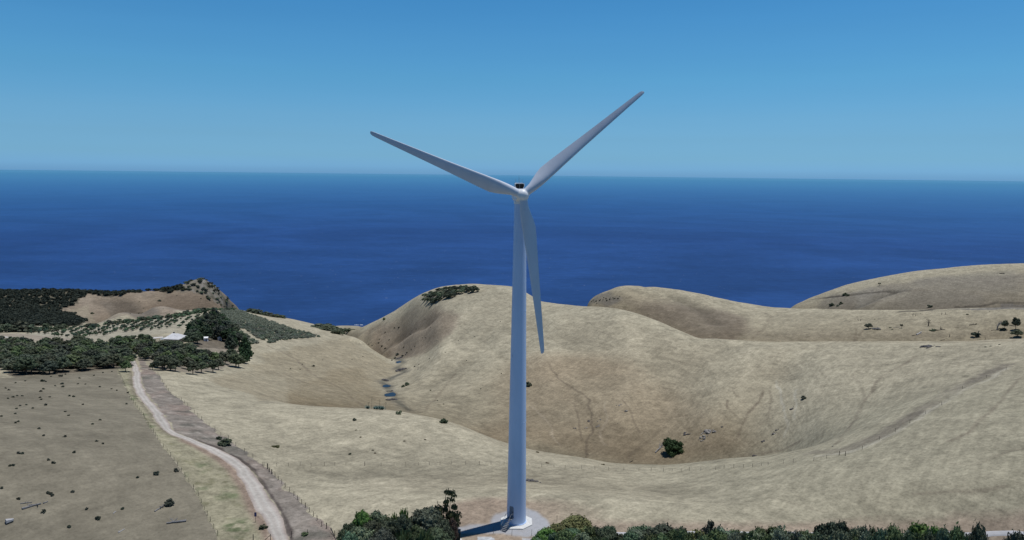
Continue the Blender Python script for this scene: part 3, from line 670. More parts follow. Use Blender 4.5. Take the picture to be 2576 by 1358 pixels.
# pools
mp, nt, b = new_mat('still pool water'); b.inputs['Base Color'].default_value = (.018, .03, .045, 1); b.inputs['Roughness'].default_value = .3; b.inputs['Specular IOR Level'].default_value = .3
for (p, rx, ry), lab in zip(pools, ('small far pool in the gully bed', 'middle oval pool in the gully bed', 'nearest and largest blue pool in the gully bed')):
    n = 40; V = [(p.x, p.y, p.z - .12)]; F = []
    for k in range(n):
        a = 2 * math.pi * k / n; w = 1 + .12 * math.sin(3 * a + p.x) + .07 * math.sin(5 * a); V.append((p.x + rx * w * math.cos(a), p.y + ry * w * math.sin(a), p.z - .12))
    o = link('pool_water', mesh_np('pool_water', V, faces3=[(0, 1 + k, 1 + (k + 1) % n) for k in range(n)]), mp); tag(o, lab, kind='structure')

# ------------------------------------------------------------------ sky, sun, camera
w = bpy.data.worlds.new('World'); scene.world = w; w.use_nodes = True; nt = w.node_tree
bg = nt.nodes['Background']; sky = nt.nodes.new('ShaderNodeTexSky'); sky.sky_type = 'NISHITA'; sky.sun_disc = False
sky.sun_elevation = R(SUN_EL); sky.sun_rotation = R(90 - SUN_AZ); sky.altitude = 300; sky.air_density = 1.0; sky.dust_density = .3; sky.ozone_density = 3.0
hs = nt.nodes.new('ShaderNodeHueSaturation'); hs.inputs['Saturation'].default_value = 1.25; hs.inputs['Value'].default_value = 1.0
L(nt, sky.outputs[0], hs.inputs['Color'])
mm = nt.nodes.new('ShaderNodeMix'); mm.data_type = 'RGBA'; mm.blend_type = 'MULTIPLY'; mm.inputs['Factor'].default_value = 1
L(nt, hs.outputs[0], mm.inputs['A']); 
wtc = nt.nodes.new('ShaderNodeTexCoord'); wsx = nt.nodes.new('ShaderNodeSeparateXYZ'); L(nt, wtc.outputs['Generated'], wsx.inputs[0])
wmr = nt.nodes.new('ShaderNodeMapRange'); L(nt, wsx.outputs['Z'], wmr.inputs['Value']); wmr.inputs['From Min'].default_value = 0; wmr.inputs['From Max'].default_value = .25; wmr.clamp = False
wrp = ramp(nt, wmr.outputs[0], [(0, (.245, .59, 1.42)), (.034, (.28, .645, 1.44)), (.09, (.305, .636, 1.20)), (.19, (.345, .634, 1.01)), (.30, (.399, .693, .968)), (.5, (.434, .795, .958)), (.7, (.465, .844, .978)), (.89, (.45, .852, .978)), (1, (.45, .84, .97))])
zr = ramp(nt, wsx.outputs['Z'], [(.26, 1.0), (.55, .50)])
hz_n = noise(nt, 2.2, 4, .55, coord='Generated', sc=(1, 1, 14)); wrp = mul(nt, mul(nt, wrp, zr), ramp(nt, hz_n, [(.3, .985), (.7, 1.012)]))
L(nt, wrp, mm.inputs['B'])
L(nt, mm.outputs['Result'], bg.inputs['Color']); bg.inputs['Strength'].default_value = .10
sl = bpy.data.lights.new('sun', 'SUN'); sl.energy = 3.85; sl.angle = R(.5); sl.color = (1.0, .96, .915)
so = bpy.data.objects.new('sun', sl); col.objects.link(so)
sd = Vector((math.cos(R(SUN_EL)) * math.cos(R(SUN_AZ)), math.cos(R(SUN_EL)) * math.sin(R(SUN_AZ)), math.sin(R(SUN_EL))))
so.rotation_euler = sd.to_track_quat('Z', 'Y').to_euler(); so.location = (60, 60, 200)
cd = bpy.data.cameras.new('camera'); cam = bpy.data.objects.new('camera', cd); col.objects.link(cam)
cd.sensor_width = 36; cd.lens = 36 * FPX / 2575; cd.clip_start = 1; cd.clip_end = 600000
cam.matrix_world = Matrix(((CR[0], CU[0], -_f[0], CAM[0]), (CR[1], CU[1], -_f[1], CAM[1]), (CR[2], CU[2], -_f[2], CAM[2]), (0, 0, 0, 1)))
scene.camera = cam
scene.view_settings.view_transform = 'Standard'; scene.view_settings.look = 'None'; scene.view_settings.exposure = 0; scene.view_settings.gamma = 1
# ------------------------------------------------------------------ wind turbine
def paint_mat(name, c, rough=.42, streak=True):
    m, nt, b = new_mat(name)
    rgb = nt.nodes.new('ShaderNodeRGB'); rgb.outputs[0].default_value = (*c, 1)
    cc = mul(nt, rgb.outputs[0], ramp(nt, noise(nt, .35, 5, .6, sc=(1, 1, .25)), [(.3, .93), (.7, 1.04)]))
    if streak:
        s = noise(nt, 2.4, 4, .7, sc=(1, 1, .16)); s2 = noise(nt, .22, 2)
        mt = nt.nodes.new('ShaderNodeMath'); mt.operation = 'MULTIPLY'
        L(nt, ramp(nt, s, [(.60, 0.), (.72, 1.)]), mt.inputs[0]); L(nt, ramp(nt, s2, [(.55, 0.), (.7, 1.)]), mt.inputs[1])
        m2 = nt.nodes.new('ShaderNodeMath'); m2.operation = 'MULTIPLY'; m2.inputs[1].default_value = .75; L(nt, mt.outputs[0], m2.inputs[0])
        cc = mix(nt, m2.outputs[0], cc, (.2, .2, .2))
    L(nt, cc, b.inputs['Base Color']); b.inputs['Roughness'].default_value = rough; b.inputs['Specular IOR Level'].default_value = .35
    return m
M['tower'] = paint_mat('tower paint', (.475, .625, .87))
M['blade'] = paint_mat('blade gelcoat', (.56, .61, .70), .4, False)
M['hubp'] = paint_mat('hub paint', (.74, .77, .80), .4, False)
M['black'] = simple('black louvre', (.012, .013, .015), .6, .2, 3)
M['steel'] = simple('galvanised steel', (.3, .31, .32), .5, .2, 5, .6)
M['door'] = simple('grey door', (.17, .22, .29), .5, .15, 3)
YAW = R(6.5)
HUBH = 68.08
turb = empty('wind_turbine', tuple(TB), 'tall white three bladed wind turbine on a pale concrete pad', 'wind turbine')
mb = MB(); sq = [(3.55 * math.cos(R(22.5 + 45 * k)), 3.55 * math.sin(R(22.5 + 45 * k))) for k in range(8)]
sq2 = [(x * .985, y * .985) for x, y in sq]
vs = [(x, y, -1.2) for x, y in sq] + [(x, y, .22) for x, y in sq] + [(x, y, .28) for x, y in sq2]
fs = [[8 * l + k, 8 * l + (k + 1) % 8, 8 * l + 8 + (k + 1) % 8, 8 * l + 8 + k] for l in range(2) for k in range(8)] + [list(range(16, 24))]
mb.add(vs, fs); link('concrete_pad', mb.mesh('concrete_pad'), simple('pad concrete', (.56, .57, .56), .9, .15, 2), turb)
TOPZ = HUBH - 1.75
mb = MB(); prof = []
for z0, z1 in ((.3, 22), (22, 45), (45, TOPZ)):
    for k in range(7):
        z = z0 + (z1 - z0) * k / 6; prof.append((2.0 - .82 * (z / TOPZ) ** 1.05, z))
prof = [(2.12, .281), (2.12, .42), (2.0, .43)] + prof[1:]
mb.lathe(prof, 72); tower = link('tower', mb.mesh('tower', True), M['tower'], turb)
for z in (22, 45):
    r = 2.0 - .82 * (z / TOPZ) ** 1.05
    mb = MB(); mb.lathe([(r - .05, z - .05), (r + .012, z - .04), (r + .012, z + .04), (r - .05, z + .05)], 72); link('flange', mb.mesh('flange', True), M['tower'], tower)
# door, steps and handrail on the shaded left front
DA = R(-122)
def on_tower(a, r, z): return (r * math.cos(a), r * math.sin(a), z)
mb = MB(); vs, fs = [], []
for j, z in enumerate((2.0, 2.6, 3.3, 4.05, 4.3)):
    wd = .5 if j < 4 else .3
    for k in range(7):
        a = DA + (k / 6 - .5) * 2 * wd / 2.0; rr = 2.0 - .82 * (z / TOPZ) ** 1.05 + .03; vs.append(on_tower(a, rr, z))
for j in range(4):
    for k in range(6): fs.append((j * 7 + k, j * 7 + k + 1, (j + 1) * 7 + k + 1, (j + 1) * 7 + k))
mb.add(vs, fs); door = link('door', mb.mesh('door', True), M['door'], turb)
mb = MB(); h = on_tower(DA + .16, 2.05, 3.1); mb.box(h, (.08, .08, .25), DA); link('door_handle', mb.mesh('door_handle'), M['black'], door)
mb = MB()
dx, dy = math.cos(DA), math.sin(DA); tx, ty = -dy, dx
mb.box((dx * 2.6, dy * 2.6, 1.95), (1.2, 1.3, .08), DA)
for k in range(7):
    s = 3.3 + k * .26; mb.box((dx * s, dy * s, 1.75 - k * .24), (.27, 1.05, .05), DA)
steps = link('steps', mb.mesh('steps'), M['steel'], turb)
mb = MB()
for sgn in (-1, 1):
    o = [(dx * s + tx * .6 * sgn, dy * s + ty * .6 * sgn, z) for s, z in ((2.05, 3.0), (3.2, 3.0), (4.95, 1.25))]
    mb.tube(o, .03, 6)
    for (s, z0, z1) in ((2.3, 1.9, 3.0), (3.2, 1.9, 3.0), (4.1, .9, 2.1), (4.9, .28, 1.3)):
        mb.tube([(dx * s + tx * .6 * sgn, dy * s + ty * .6 * sgn, z0), (dx * s + tx * .6 * sgn, dy * s + ty * .6 * sgn, z1)], .03, 6)
link('handrail', mb.mesh('handrail'), M['steel'], steps)
# nacelle (x = axis towards the viewer, before yaw)
nac_rot = Matrix.Rotation(YAW, 4, 'Z')
def nac(p): return tuple(nac_rot @ Vector(p))
def rounded_section(w, h, n=8, rad=.35):
    pts = []
    for cx, cz, a0 in ((w / 2 - rad, h / 2 - rad, 0), (-w / 2 + rad, h / 2 - rad, 90), (-w / 2 + rad, -h / 2 + rad, 180), (w / 2 - rad, -h / 2 + rad, 270)):
        for k in range(n):
            a = R(a0 + 90 * k / (n - 1)); pts.append((cx + rad * math.cos(a), cz + rad * math.sin(a)))
    return pts
mb = MB(); vs, fs = [], []
secs = [(-2.35, 1.6, 1.6, -.1), (-2.2, 1.95, 1.95, -.1), (-1.0, 2.3, 2.3, -.1), (3.5, 2.4, 2.4, -.05), (5.8, 2.2, 2.1, .1), (6.1, 1.7, 1.6, .15)]
for y, w_, h_, dz in secs: vs += [nac((x, y, HUBH + z + dz)) for x, z in rounded_section(w_, h_)]
n = 32
for i in range(len(secs) - 1): fs += [(i * n + k, i * n + (k + 1) % n, (i + 1) * n + (k + 1) % n, (i + 1) * n + k) for k in range(n)]
fs += [list(range(n))[::-1], list(range((len(secs) - 1) * n, len(secs) * n))]
mb.add([(a, b, c) for a, b, c in vs], fs); nacelle = link('nacelle', mb.mesh('nacelle', True), M['hubp'], turb)
mb = MB(); mb.lathe([(1.25, TOPZ - .02), (1.3, TOPZ + .02), (1.3, TOPZ + .5), (1.1, TOPZ + .52)], 40); link('yaw_ring', mb.mesh('yaw_ring', True), M['hubp'], turb)
# cooler scoop on the nacelle roof, open black face to the front
cz = HUBH + 1.12
mb = MB()
vs = [(-.95, 0, .02), (.95, 0, .02), (1.02, 0, 1.1), (-1.02, 0, 1.1)]
for (pts) in ([(-.98, .0), (-.86, .0)], ):
    pass
def slab(mb, a, b, y0, y1):   # a, b: outer/inner quads in xz
    k = len(a); v = [nac((x, y0, cz + z)) for x, z in a] + [nac((x, y1, cz + z)) for x, z in a] + [nac((x, y0, cz + z)) for x, z in b] + [nac((x, y1, cz + z)) for x, z in b]
    f = []
    for i in range(k):
        j = (i + 1) % k
        f += [(i, j, k + j, k + i), (2 * k + j, 2 * k + i, 3 * k + i, 3 * k + j), (j, i, 2 * k + i, 2 * k + j), (k + i, k + j, 3 * k + j, 3 * k + i)]
    mb.add(v, f)
out_ = [(-.72, 0), (.72, 0), (.98, .5), (.93, 1.05), (.6, 1.16), (-.6, 1.16), (-.93, 1.05), (-.98, .5)]
inn_ = [(-.64, .06), (.64, .06), (.88, .5), (.83, .92), (.55, 1.0), (-.55, 1.0), (-.83, .92), (-.88, .5)]
slab(mb, out_, inn_, 1.2, 2.7); cooler = link('cooler_hood', mb.mesh('cooler_hood'), M['hubp'], turb)
mb = MB(); mb.add([nac((x * 1.02, 1.5, cz + .01 + z)) for x, z in inn_], [list(range(8))]); link('cooler_grille', mb.mesh('cooler_grille'), M['black'], cooler)
mb = MB(); mb.tube([nac((0, 1.46, cz + .06)), nac((0, 1.46, cz + 1.0))], .035, 6); link('grille_bar', mb.mesh('grille_bar'), M['steel'], cooler)
for x, hh in ((-.72, .8), (-.05, 1.5), (.1, 1.0), (.6, .8)):
    mb = MB(); mb.tube([nac((x, 2.4, cz + 1.0)), nac((x, 2.4, cz + 1.15 + hh))], [.03, .018], 6); link('antenna', mb.mesh('antenna'), M['steel'], turb)
# hub and blades
TILT = R(4)
hubc = Vector((0, -3.55, HUBH))
hub_m = nac_rot @ Matrix.Translation(hubc) @ Matrix.Rotation(-TILT, 4, 'X')
mb = MB(); prof = []
for k in range(14):
    a = k / 13 * math.pi / 2; prof.append((1.2 * math.cos(a) ** .9 if k < 13 else .02, 1.3 * math.sin(a)))
prof = [(1.05, -1.15), (1.2, -1.0), (1.22, -.4)] + prof
# lathe along local z then turn so that +z looks at the viewer (-y)
mb.lathe(prof, 48); T = hub_m @ Matrix.Rotation(R(90), 4, 'X'); mb.v = [tuple(T @ Vector(p)) for p in mb.v]
hub = link('hub', mb.mesh('hub', True), M['hubp'], turb)
def airfoil(t, n=28):
    pts = []
    for k in range(n):
        a = 2 * math.pi * k / n; x = .5 * (1 + math.cos(a)); s = math.sin(a)
        yt = 5 * t * (.2969 * math.sqrt(max(x, 0)) - .126 * x - .3516 * x**2 + .2843 * x**3 - .1036 * x**4)
        pts.append((x, yt * (1 if s >= 0 else -1) * (1.0 if s >= 0 else .75)))
    return pts
def blade_mesh():
    mb = MB(); n = 28; secs = []
    BL = 32.0
    st = [(0.7, .55, 1.55, 1.0, 8), (1.5, .55, 1.6, .98, 8), (2.4, .50, 1.8, .8, 9), (3.6, .43, 2.25, .56, 10), (4.9, .37, 2.65, .42, 10), (6.2, .33, 2.85, .34, 9), (8.2, .32, 2.7, .29, 7.5), (11, .31, 2.4, .26, 5.5),
          (15, .30, 2.0, .23, 3.5), (19, .30, 1.68, .21, 2), (23, .30, 1.38, .19, 1), (27, .30, 1.08, .18, 0), (29.4, .31, .9, .17, 0), (30.5, .32, .78, .16, 0), (30.95, .36, .55, .15, 0), (31.1, .5, .22, .13, 0)]
    for z, ax, ch, t, tw in st:
        base = airfoil(max(min(t, .5), .1)); circ = [(.5 + .5 * math.cos(2 * math.pi * k / n), .5 * math.sin(2 * math.pi * k / n)) for k in range(n)]
        kx = 1.0 if t > .95 else max(0, (t - .33) / .62)
        a = -R(tw + PITCHB); ring = []
        for (x0, y0), (x1, y1) in zip(base, circ):
            x = x0 * (1 - kx) + x1 * kx; y = y0 * (1 - kx) + y1 * kx
            X = -(x - ax) * ch if t < .95 else -(x - .5) * ch
            Y = y * ch
            ring.append((X * math.cos(a) - Y * math.sin(a), X * math.sin(a) + Y * math.cos(a) - .012 * z ** 1.35 * .3, z))
        secs.append(ring)
    vs = [(p[0] * .98, p[1] * .98, p[2] * .994) for r_ in secs for p in r_]
    fs = [(i * n + k, i * n + (k + 1) % n, (i + 1) * n + (k + 1) % n, (i + 1) * n + k) for i in range(len(secs) - 1) for k in range(n)]
    fs += [list(range(n))[::-1], list(range((len(secs) - 1) * n, len(secs) * n))]
    mb.add(vs, fs); return mb
PITCHB = 6
for ang_, lab in ((40.5, 'blade pointing up to the right'), (158.15, 'blade pointing up to the left'), (277.2, 'blade hanging down in front of the tower')):
    mb = blade_mesh()
    # local z -> radial direction; local x -> tangential (leading edge first)
    rotm = hub_m @ Matrix.Rotation(R(90 - ang_), 4, 'Y')
    me = mb.mesh('blade', True); me.transform(rotm)
    bl = link('blade', me, M['blade'], turb); bl['label'] = lab
    mb = MB(); mb.lathe([(.8, .85), (.86, .87), (.86, 1.05), (.8, 1.07)], 32); me = mb.mesh('blade_collar', True); me.transform(rotm); link('blade_collar', me, M['hubp'], bl)

# kiosk transformer beside the tower
p = at(1141, 1358); az, t = ray(1139, 1357); r = 136.5; x, y = math.sin(az) * r, math.cos(az) * r
M['kiosk'] = simple('dark green steel', (.018, .026, .024), .5, .2, 2)
k = empty('transformer_kiosk', (x, y, ground(x, y)), 'dark green metal transformer kiosk at the end of the tower shadow', 'kiosk', rz=R(4))
mb = MB(); mb.box((0, 0, 1.0), (2.9, 1.8, 2.0)); link('cabinet', mb.mesh('cabinet'), M['kiosk'], k)
mb = MB(); mb.box((0, 0, 2.06), (3.06, 1.96, .12)); mb.box((0, 0, 2.15), (3.0, 1.9, .06), 0, .96); link('lid', mb.mesh('lid'), M['kiosk'], k)
for sx in (-.72, .72):
    mb = MB(); mb.box((sx, -.93, .98), (1.34, .05, 1.8)); d = link('cabinet_door', mb.mesh('cabinet_door'), M['kiosk'], k)
    mb = MB(); mb.box((sx - .5 * (1 if sx > 0 else -1), -.975, 1.0), (.06, .04, .3)); link('door_handle', mb.mesh('door_handle'), M['black'], d)
mb = MB(); mb.box((0, 0, -.05), (3.3, 2.2, .3)); link('plinth', mb.mesh('plinth'), M['concrete'], k)
# ------------------------------------------------------------------ vegetation kit
def icos():
    t = (1 + 5 ** .5) / 2
    v = np.array([(-1, t, 0), (1, t, 0), (-1, -t, 0), (1, -t, 0), (0, -1, t), (0, 1, t), (0, -1, -t), (0, 1, -t), (t, 0, -1), (t, 0, 1), (-t, 0, -1), (-t, 0, 1)], float); v /= np.linalg.norm(v[0])
    f = np.array([(0, 11, 5), (0, 5, 1), (0, 1, 7), (0, 7, 10), (0, 10, 11), (1, 5, 9), (5, 11, 4), (11, 10, 2), (10, 7, 6), (7, 1, 8), (3, 9, 4), (3, 4, 2), (3, 2, 6), (3, 6, 8), (3, 8, 9), (4, 9, 5), (2, 4, 11), (6, 2, 10), (8, 6, 7), (9, 8, 1)])
    return v, f
ICV, ICF = icos()
def leaf_cloud(name, blobs, n_leaf, leaf, g, core=.78, spike=0.0, flat=.5):
    """blobs: (x,y,z,rx,ry,rz). Leaf-sized quads over every blob plus a small dark core inside"""
    Vs, F4, F3, o = [], [], [], 0
    for bx in blobs:
        c = np.array(bx[:3]); rad = np.array(bx[3:])
        n = max(6, int(n_leaf * (rad[0] * rad[2]) / .02))
        d = g.normal(size=(n, 3)); d /= np.linalg.norm(d, axis=1)[:, None]
        d[:, 2] = np.where(d[:, 2] < -.35, -d[:, 2] * .6, d[:, 2])
        lump = 1 + .18 * np.sin(d[:, 0:1] * 7 + bx[0] * 40) * np.cos(d[:, 1:2] * 6 + bx[1] * 40)
        P = c + d * rad * lump * (1 - g.random((n, 1)) ** 2 * .35)
        nr = d + g.normal(size=(n, 3)) * flat; nr /= np.linalg.norm(nr, axis=1)[:, None]
        if spike:
            up = np.array([0, 0, 1.0]) + d * .5 + g.normal(size=(n, 3)) * .2
            a = np.cross(nr, up); a /= np.linalg.norm(a, axis=1)[:, None] + 1e-9; b_ = up / np.linalg.norm(up, axis=1)[:, None]
            s = leaf * (0.6 + .8 * g.random((n, 1))); A = a * s * .28; B = b_ * s * spike
        else:
            a = np.cross(nr, g.normal(size=(n, 3))); a /= np.linalg.norm(a, axis=1)[:, None] + 1e-9; b_ = np.cross(nr, a)
            s = leaf * (0.55 + .9 * g.random((n, 1))); A = a * s * .62; B = b_ * s * .5
        q = np.stack([P - A - B, P + A - B * .6, P + A * .8 + B, P - A * .7 + B * .8], 1).reshape(-1, 3)
        Vs.append(q); F4.append(o + np.arange(n * 4).reshape(-1, 4)); o += n * 4
        if core:
            cv = c + ICV * rad * core * (1 + .1 * g.normal(size=(12, 1))); Vs.append(cv); F3.append(o + ICF); o += 12
    return mesh_np(name, np.concatenate(Vs), np.concatenate(F4), np.concatenate(F3) if F3 else None)

def crown_blobs(g, kind):
    B = []
    if kind == 'dome':            # broad rounded gum crown on a short trunk
        n = 26
        for i in range(n):
            a = g.random() * 6.283; rr = math.sqrt(g.random()) * .40; h = .36 + .5 * g.random() * (1 - (rr / .46) ** 2)
            s = .10 + .075 * g.random(); B.append((rr * math.cos(a), rr * math.sin(a), h + .04, s * 1.2, s * 1.2, s))
    elif kind == 'bush':          # down to the ground, lumpy
        n = 24
        for i in range(n):
            a = g.random() * 6.283; rr = math.sqrt(g.random()) * .42; h = .1 + .74 * g.random() * math.sqrt(max(0, 1 - (rr / .5) ** 2))
            s = .11 + .09 * g.random(); B.append((rr * math.cos(a), rr * math.sin(a), h, s * 1.1, s * 1.1, s))
    elif kind == 'cauli':         # many small heads over a dome (coastal mallee seen from above)
        n = 60
        for i in range(n):
            a = i * 2.39996; f = (i + .5) / n; rr = math.sqrt(f) * .46 + g.normal() * .02; h = .86 * math.sqrt(max(.02, 1 - (rr / .5) ** 2)) * (.85 + .18 * g.random())
            s = .06 + .06 * g.random(); B.append((rr * math.cos(a), rr * math.sin(a), h, s * 1.15, s * 1.15, s))
        for i in range(10):
            a = g.random() * 6.283; rr = .3 * g.random(); B.append((rr * math.cos(a), rr * math.sin(a), .3 + .25 * g.random(), .22, .22, .2))
    elif kind == 'spire':         # tall she-oak / pine, ragged top
        for i in range(24):
            f = i / 23; a = i * 2.4; rr = .26 * (1 - f) ** .7 * (.5 + .6 * g.random()); s = .07 + .11 * (1 - f)
            B.append((rr * math.cos(a), rr * math.sin(a), .16 + .8 * f, s, s, s * 1.3))
    elif kind == 'ragged':        # she-oak: rounded but with uneven upright heads
        for i in range(26):
            a = g.random() * 6.283; rr = math.sqrt(g.random()) * .36; h = .25 + (.62 - .6 * rr) * g.random() ** .6 + .06 * g.normal(); s = .09 + .07 * g.random()
            B.append((rr * math.cos(a), rr * math.sin(a), h, s * .9, s * .9, s * 1.1))
    elif kind == 'umbrella':      # flat-topped paddock tree
        for i in range(18):
            a = g.random() * 6.283; rr = math.sqrt(g.random()) * .42; s = .08 + .06 * g.random()
            B.append((rr * math.cos(a), rr * math.sin(a),   .56 + .36 * g.random() - .25 * rr, s * 1.15, s * 1.15, s * 1.0))
    elif kind == 'olive':
        for i in range(9):
            a = g.random() * 6.283; rr = math.sqrt(g.random()) * .27; s = .15 + .08 * g.random()
            B.append((rr * math.cos(a), rr * math.sin(a), .45 + .35 * g.random(), s, s, s))
    elif kind == 'open':          # clusters on bare stems
        for (x, y, z, s) in ((-.02, .0, .92, .06), (.1, .03, .88, .09), (.2, -.03, .82, .1), (-.16, .04, .6, .13), (-.2, -.05, .48, .11), (.22, .05, .5, .16), (.3, 0, .42, .12), (.12, -.06, .42, .12), (.03, .02, .62, .09), (-.05, 0, .74, .08), (.27, .0, .66, .09)):
            for q_ in range(4):
                B.append((1.25 * x + g.normal() * s * .6, y + g.normal() * s * .6, z + g.normal() * s * .3, s * 1.25, s * 1.25, s * .55))
    return B
def trunk_mesh(g, kind):
    mb = MB()
    if kind == 'dome':
        mb.tube([(0, 0, -.06), (.01, 0, .15), (.02, .01, .34), (.03, 0, .6)], [.035, .03, .024, .012], 6)
        for i in range(4):
            a = i * 1.6 + g.random(); mb.tube([(.01, 0, .18 + .05 * i), (.14 * math.cos(a), .14 * math.sin(a), .38 + .03 * i), (.26 * math.cos(a), .26 * math.sin(a), .55)], [.02, .014, .006], 5)
    elif kind in ('umbrella',):
        mb.tube([(0, 0, -.06), (.02, 0, .2), (0, .01, .45), (.02, 0, .72)], [.05, .042, .032, .02], 6)
        for i in range(5):
            a = i * 1.3 + g.random(); mb.tube([(.01, 0, .35 + .05 * i), (.16 * math.cos(a), .16 * math.sin(a), .58), (.3 * math.cos(a), .3 * math.sin(a), .74)], [.016, .011, .005], 5)
    elif kind == 'open':
        for (x, y, z) in ((-.02, 0, .9), (.16, .02, .84), (-.18, .02, .58), (.24, .03, .5), (.02, .02, .62), (-.3, 0, .8), (.25, 0, .64)):
            x *= 1.25; mb.tube([(0, 0, -.05), (x * .25, y, z * .3), (x * .6, y, z * .6), (x, y, z)], [.03, .022, .017, .009], 5)
    else:
        mb.tube([(0, 0, -.06), (0, 0, .3), (.02, 0, .6)], [.03, .024, .012], 6)
        for i in range(3):
            a = i * 2.1; mb.tube([(0, 0, .12), (.1 * math.cos(a), .1 * math.sin(a), .3), (.2 * math.cos(a), .2 * math.sin(a), .48)], [.018, .012, .006], 5)
    return mb.mesh('trunk', True)
KIT = {}
def kit(key, kind, n_leaf, leaf, seeds, core=.78, spike=0.0, flat=.5):
    out = []
    for s in range(seeds):
        g = np.random.default_rng(hash(key) % 1000 + s * 7 if False else sum(map(ord, key)) * 31 + s * 7)
        c = leaf_cloud(key + '_crown', crown_blobs(g, kind), n_leaf, leaf, g, core, spike, flat); c.materials.append(M['leaf'])
        t = trunk_mesh(g, kind); t.materials.append(M['bark'])
        # joined version (one small mesh) for trees only a few pixels high
        cv = np.empty(len(c.vertices) * 3, np.float32); c.vertices.foreach_get('co', cv)
        out.append((c, t))
    KIT[key] = out
kit('gum', 'dome', 22, .075, 5); kit('scrubtree', 'bush', 16, .10, 4); kit('shrub', 'bush', 14, .13, 4); kit('oliv', 'olive', 14, .11, 4)
kit('pine', 'spire', 24, .075, 4); kit('umb', 'umbrella', 24, .07, 3)
kit('mallee', 'cauli', 190, .030, 4, .8); kit('broad', 'dome', 150, .034, 4, .74); kit('oak', 'ragged', 120, .05, 3, .7, 1.3); kit('spiky', 'bush', 70, .07, 2, .75, 1.5); kit('loose', 'open', 120, .035, 1, .45)
kit('lone', 'bush', 110, .04, 1, .8)
# single-mesh trees: crown and trunk in one mesh with two material slots
def fuse(c, t, name):
    me = bpy.data.meshes.new(name); V, F, MI = [], [], []
    for k, src in enumerate((c, t)):
        o = len(V); V += [tuple(v.co) for v in src.vertices]; F += [[i + o for i in p.vertices] for p in src.polygons]; MI += [k] * len(src.polygons)
    me.from_pydata(V, [], F); me.polygons.foreach_set('material_index', np.array(MI, dtype=np.int32)); me.materials.append(M['leaf']); me.materials.append(M['bark']); me.update(); return me
FUSED = {k: [fuse(c, t, k) for c, t in KIT[k]] for k in ('gum', 'scrubtree', 'shrub', 'oliv', 'pine', 'umb')}

def plant(name, key, p, h, w, color, label, cat, group=None, whole=False, lean=0.0, sink=0.0, rz=None):
    """a tree or shrub. whole=True: one mesh; else an Empty with trunk and crown"""
    rz = random.uniform(0, 6.283) if rz is None else rz
    hv = random.uniform(.8, 1.22); cc = [min(1, c_ * hv * random.uniform(.93, 1.07)) for c_ in color]
    if whole:
        o = bpy.data.objects.new(name, random.choice(FUSED[key])); col.objects.link(o); tag(o, label, cat, group)
        o.scale = (w / .9, w / .9, h); o.location = (p[0], p[1], p[2] - sink); o.rotation_euler = (0, lean, rz); o.color = (*cc, 1); return o
    o = empty(name, (p[0], p[1], p[2] - sink), label, cat, group, rz); o.rotation_euler.y = lean
    c, t = random.choice(KIT[key])
    for nm, me in (('crown', c), ('trunk', t)):
        q_ = bpy.data.objects.new(nm, me); col.objects.link(q_); q_.parent = o; q_.scale = (w / .9, w / .9, h); q_.color = (*cc, 1)
    return o
PG = (.19, .22, .17); DG = (.095, .118, .076); MG = (.105, .145, .070); OLV = (.15, .155, .065); BG = (.115, .178, .11); GG = (.165, .205, .14); LG = (.12, .21, .06); DK_ = (.07, .085, .065); BRN = (.12, .09, .07)

# ------------------------------------------------------------------ foreground row
NAMES = {'mallee': 'mallee_tree', 'broad': 'gum_tree', 'oak': 'she_oak', 'spiky': 'spiky_bush', 'loose': 'gum_tree'}
CN = {DG: 'dark green', MG: 'mid green', OLV: 'olive green', BG: 'blue green', GG: 'grey green', LG: 'bright green', DK_: 'very dark', BRN: 'brownish'}
SHAPE = {'mallee': 'rounded lumpy mallee', 'broad': 'broad crowned gum tree', 'oak': 'ragged spiky she-oak', 'spiky': 'spiky leaved bush', 'loose': 'thin gum tree with leaf clusters on bare stems'}
def front(u, vtop, hw, key, color, rr, label):
    rr = rr - 8 if label.startswith('tall thin') is False else 135.5
    az, t = ray(u, vtop); x, y = math.sin(az) * rr, math.cos(az) * rr; gz = ground(x, y)
    ztop = CAM[2] + t * rr; h = (ztop - gz) / .93; w = 2 * hw / (FPX / (rr * 1.06)) * (1.05 if key == 'loose' else 1.28)
    plant(NAMES[key], key, (x, y, gz), h, w, color, label, 'tree' if key != 'spiky' else 'bush', 'trees and bushes along the bottom edge', rz=0.3 if key == 'loose' else None)
